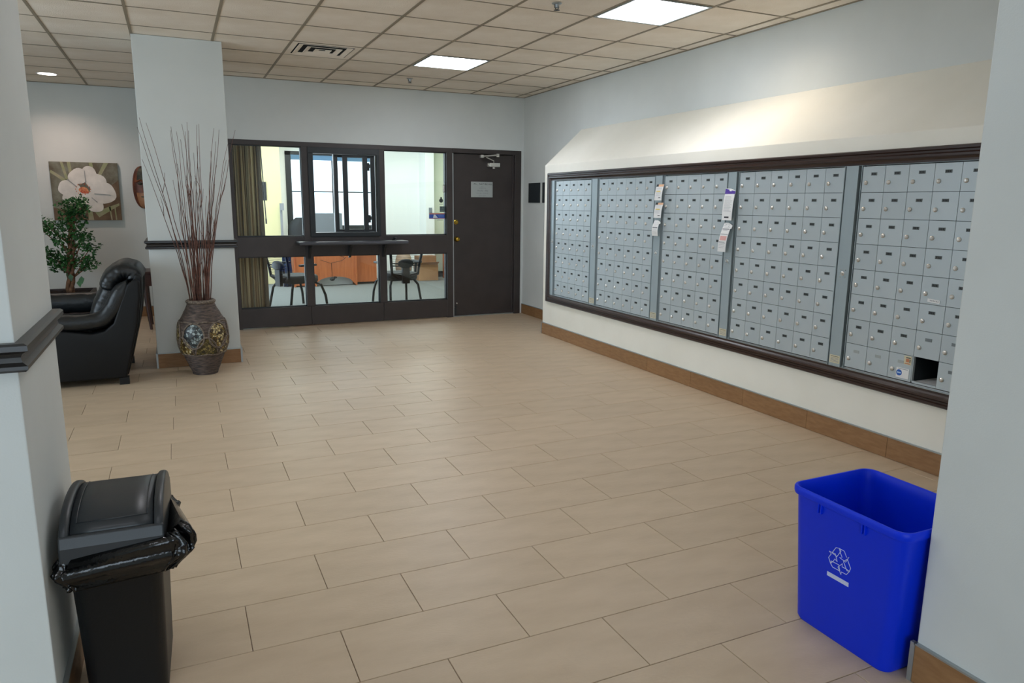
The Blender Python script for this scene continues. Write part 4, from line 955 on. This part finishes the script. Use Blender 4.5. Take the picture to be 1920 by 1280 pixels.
# hood: arch section along y, cheeks at both ends
N_ = 20; arc = [(HY*1.02*math.cos(math.pi*k/N_), BZ+.025+.105*math.sin(math.pi*k/N_)**.8) for k in range(N_+1)]
hood = [(HY*1.04, BZ-.012)]+arc+[(-HY*1.04, BZ-.012)]
for sx in (-1, 1):
    build(MB().prism(hood, 'x', sx*HX, sx*(HX-.026)).xf(BX), 'lid_cheek', 'blackl', bn, bevel=.010, seg=4, smooth=True)
for sgn in (-1, 1): build(MB().prism([(sgn*HY*1.04, BZ-.012), (sgn*HY*1.04, BZ+.035), (sgn*HY*.985, BZ+.066), (sgn*HY*.93, BZ+.066), (sgn*HY*.96, BZ-.012)], 'x', -HX, HX).xf(BX), 'lid_skirt', 'blackl', bn, bevel=.005, seg=3)
flap = [(HY*.985*math.cos(math.pi*k/N_), BZ+.022+.096*math.sin(math.pi*k/N_)**.8) for k in range(2, N_-1)]
fp = MB().grid([[(x, p[0], p[1]) for p in flap] for x in (-HX+.028, -.05, 0, .05, HX-.028)]); fo = build(fp.xf(BX), 'swing_flap', 'blackl', bn, smooth=True, solid=.004)
# raised rim line on the flap
q = [(-HX+.042, p[0], p[1]+.003) for p in flap[2:10]]; q2 = [(HX-.042, p[0], p[1]+.003) for p in flap[2:10]]
q = [(-HX+.042, p[0], p[1]+.002) for p in reversed(flap[4:15])]; q2 = [(HX-.042, p[0], p[1]+.002) for p in flap[4:15]]
build(MB().tube(q, .0022, 5).tube(q2, .0022, 5).tube([(-HX+.042, flap[14][0], flap[14][1]+.002), (HX-.042, flap[14][0], flap[14][1]+.002)], .0022, 5).xf(BX), 'flap_rib', 'blackl', bn, smooth=True)
# bin bag collar
random.seed(8); nb = 120; base = rrect(1, 1, .25, 29); nb = len(base)
rows = [[(x*.112, y*.182, BZ-.03) for x, y in base]]
for i in range(15):
    t = i/14; z = BZ+.002-.088*t; row = []
    for k, (x, y) in enumerate(base):
        a = math.atan2(y, x); fl2 = .006+.020*math.sin(math.pi*min(1, t*1.1))
        w = noise.noise(Vector((k*.20, t*3.6, 1)))*.020+noise.noise(Vector((k*.5, t*8, 5)))*.005
        px_, py_ = x*(.124+fl2+w*.7), y*(.196+fl2+w)
        cf = max(0, math.cos(a-rad(-28)))**6          # bag pulled out at the front right corner
        px_ += cf*(.062)*math.sin(math.pi*(.25+.6*t)); zz = z+cf*.052*(1-t)+w*.6-.012*t*math.sin(a*2+1)-t*.014*abs(noise.noise(Vector((k*.12, 3, 7))))
        row.append((px_, py_, zz))
    rows.append(row)
build(MB().grid(rows, close=True).xf(BX), 'bin_bag', 'bag', bn, smooth=True, solid=.0015, label='glossy black bin bag turned over the rim')

# ------------------------------------------------------------ blue recycling box
rb = thing('recycling_bin', (2.11, 1.55, 0), 'open blue plastic recycling bin with a white recycling mark', 'bin')
cx0, cy0 = 2.112, 1.5505
def bl(hx, hy, r, z, dx=0): return [(cx0+dx+x, cy0+y, z) for x, y in rrect(hx, hy, r, 7)]
ZT = .50
rows = [bl(.160, .185, .035, .0), bl(.166, .192, .038, .012), bl(.188, .219, .042, ZT-.035), bl(.190, .221, .042, ZT-.03), bl(.196, .228, .044, ZT-.028), bl(.198, .230, .044, ZT-.02), bl(.198, .230, .044, ZT-.006), bl(.195, .227, .043, ZT), bl(.190, .222, .042, ZT), bl(.187, .219, .041, ZT-.006), bl(.184, .215, .040, ZT-.04), bl(.162, .188, .034, .012)]
b = MB().grid(rows, close=True); nn = len(rows[0]); b.add(rows[0], [tuple(range(nn))]); b.add(rows[-1], [tuple(range(nn))])
body = build(b, 'body', 'blue', rb, smooth=True)
me = body.data
for p in me.polygons:
    if len(p.vertices) > 8: p.use_smooth = False
md = body.modifiers.new('e', 'EDGE_SPLIT'); md.split_angle = rad(50)
def fx(z): return cx0-(.166+(.188-.166)*(z-.012)/(ZT-.047))      # x of the face looking into the room
for y in (1.64, 1.466): build(MB().box(fx(.47)-.006, fx(.47)+.004, y-.002, y+.002, ZT-.062, ZT-.028).box(fx(.47)-.006, fx(.47)+.004, y+.010, y+.014, ZT-.062, ZT-.028), 'rib', 'blue', rb)
build(MB().box(cx0-.05, cx0+.05, cy0+.222, cy0+.229, ZT-.07, ZT-.03), 'rib', 'blue', rb)
# recycling mark: three outlined folded arrows and a bar, on the face towards the room
def emb(pts, th=.0012): # pts (u right as seen, v up) closed
    c = Vector((0, 1.556, .304)); out = []
    for u, v in pts+[pts[0]]: z = c.z+v; out.append((fx(z)-.0008, c.y-u, z))
    return MB().tube(out, th, 5)
mk_ = MB()
for k in range(3):
    a = -2*math.pi*k/3
    def R_(p): return (p[0]*math.cos(a)-p[1]*math.sin(a), p[0]*math.sin(a)+p[1]*math.cos(a))
    s = .046
    tail = [(-.62, .25), (-.28, .86), (.0, .95), (.12, .70), (-.18, .18), (-.40, .40)]
    tail = [(-.70, .32), (-.38, .88), (-.10, .95), (.06, .80), (-.26, .22)]
    head = [(-.10, .95), (.34, .93), (.56, .56), (.76, .66), (.52, .16), (-.04, .26), (.18, .38), (.02, .64)]
    for poly in (tail, head):
        e = emb([tuple(q*s for q in R_(p)) for p in poly]); mk_.add(e.v, e.f)
build(mk_, 'recycling_mark', 'bluew', rb)
z0_, z1_ = .229, .244
build(MB().add([(fx(z)-.0012+dx, y, z) for dx in (0, .001) for (y, z) in ((1.603, z0_), (1.516, z0_), (1.516, z1_), (1.603, z1_))], [(0, 1, 2, 3), (4, 5, 6, 7), (0, 1, 5, 4), (1, 2, 6, 5), (2, 3, 7, 6), (3, 0, 4, 7)]), 'printed_bar', 'bluew', rb)
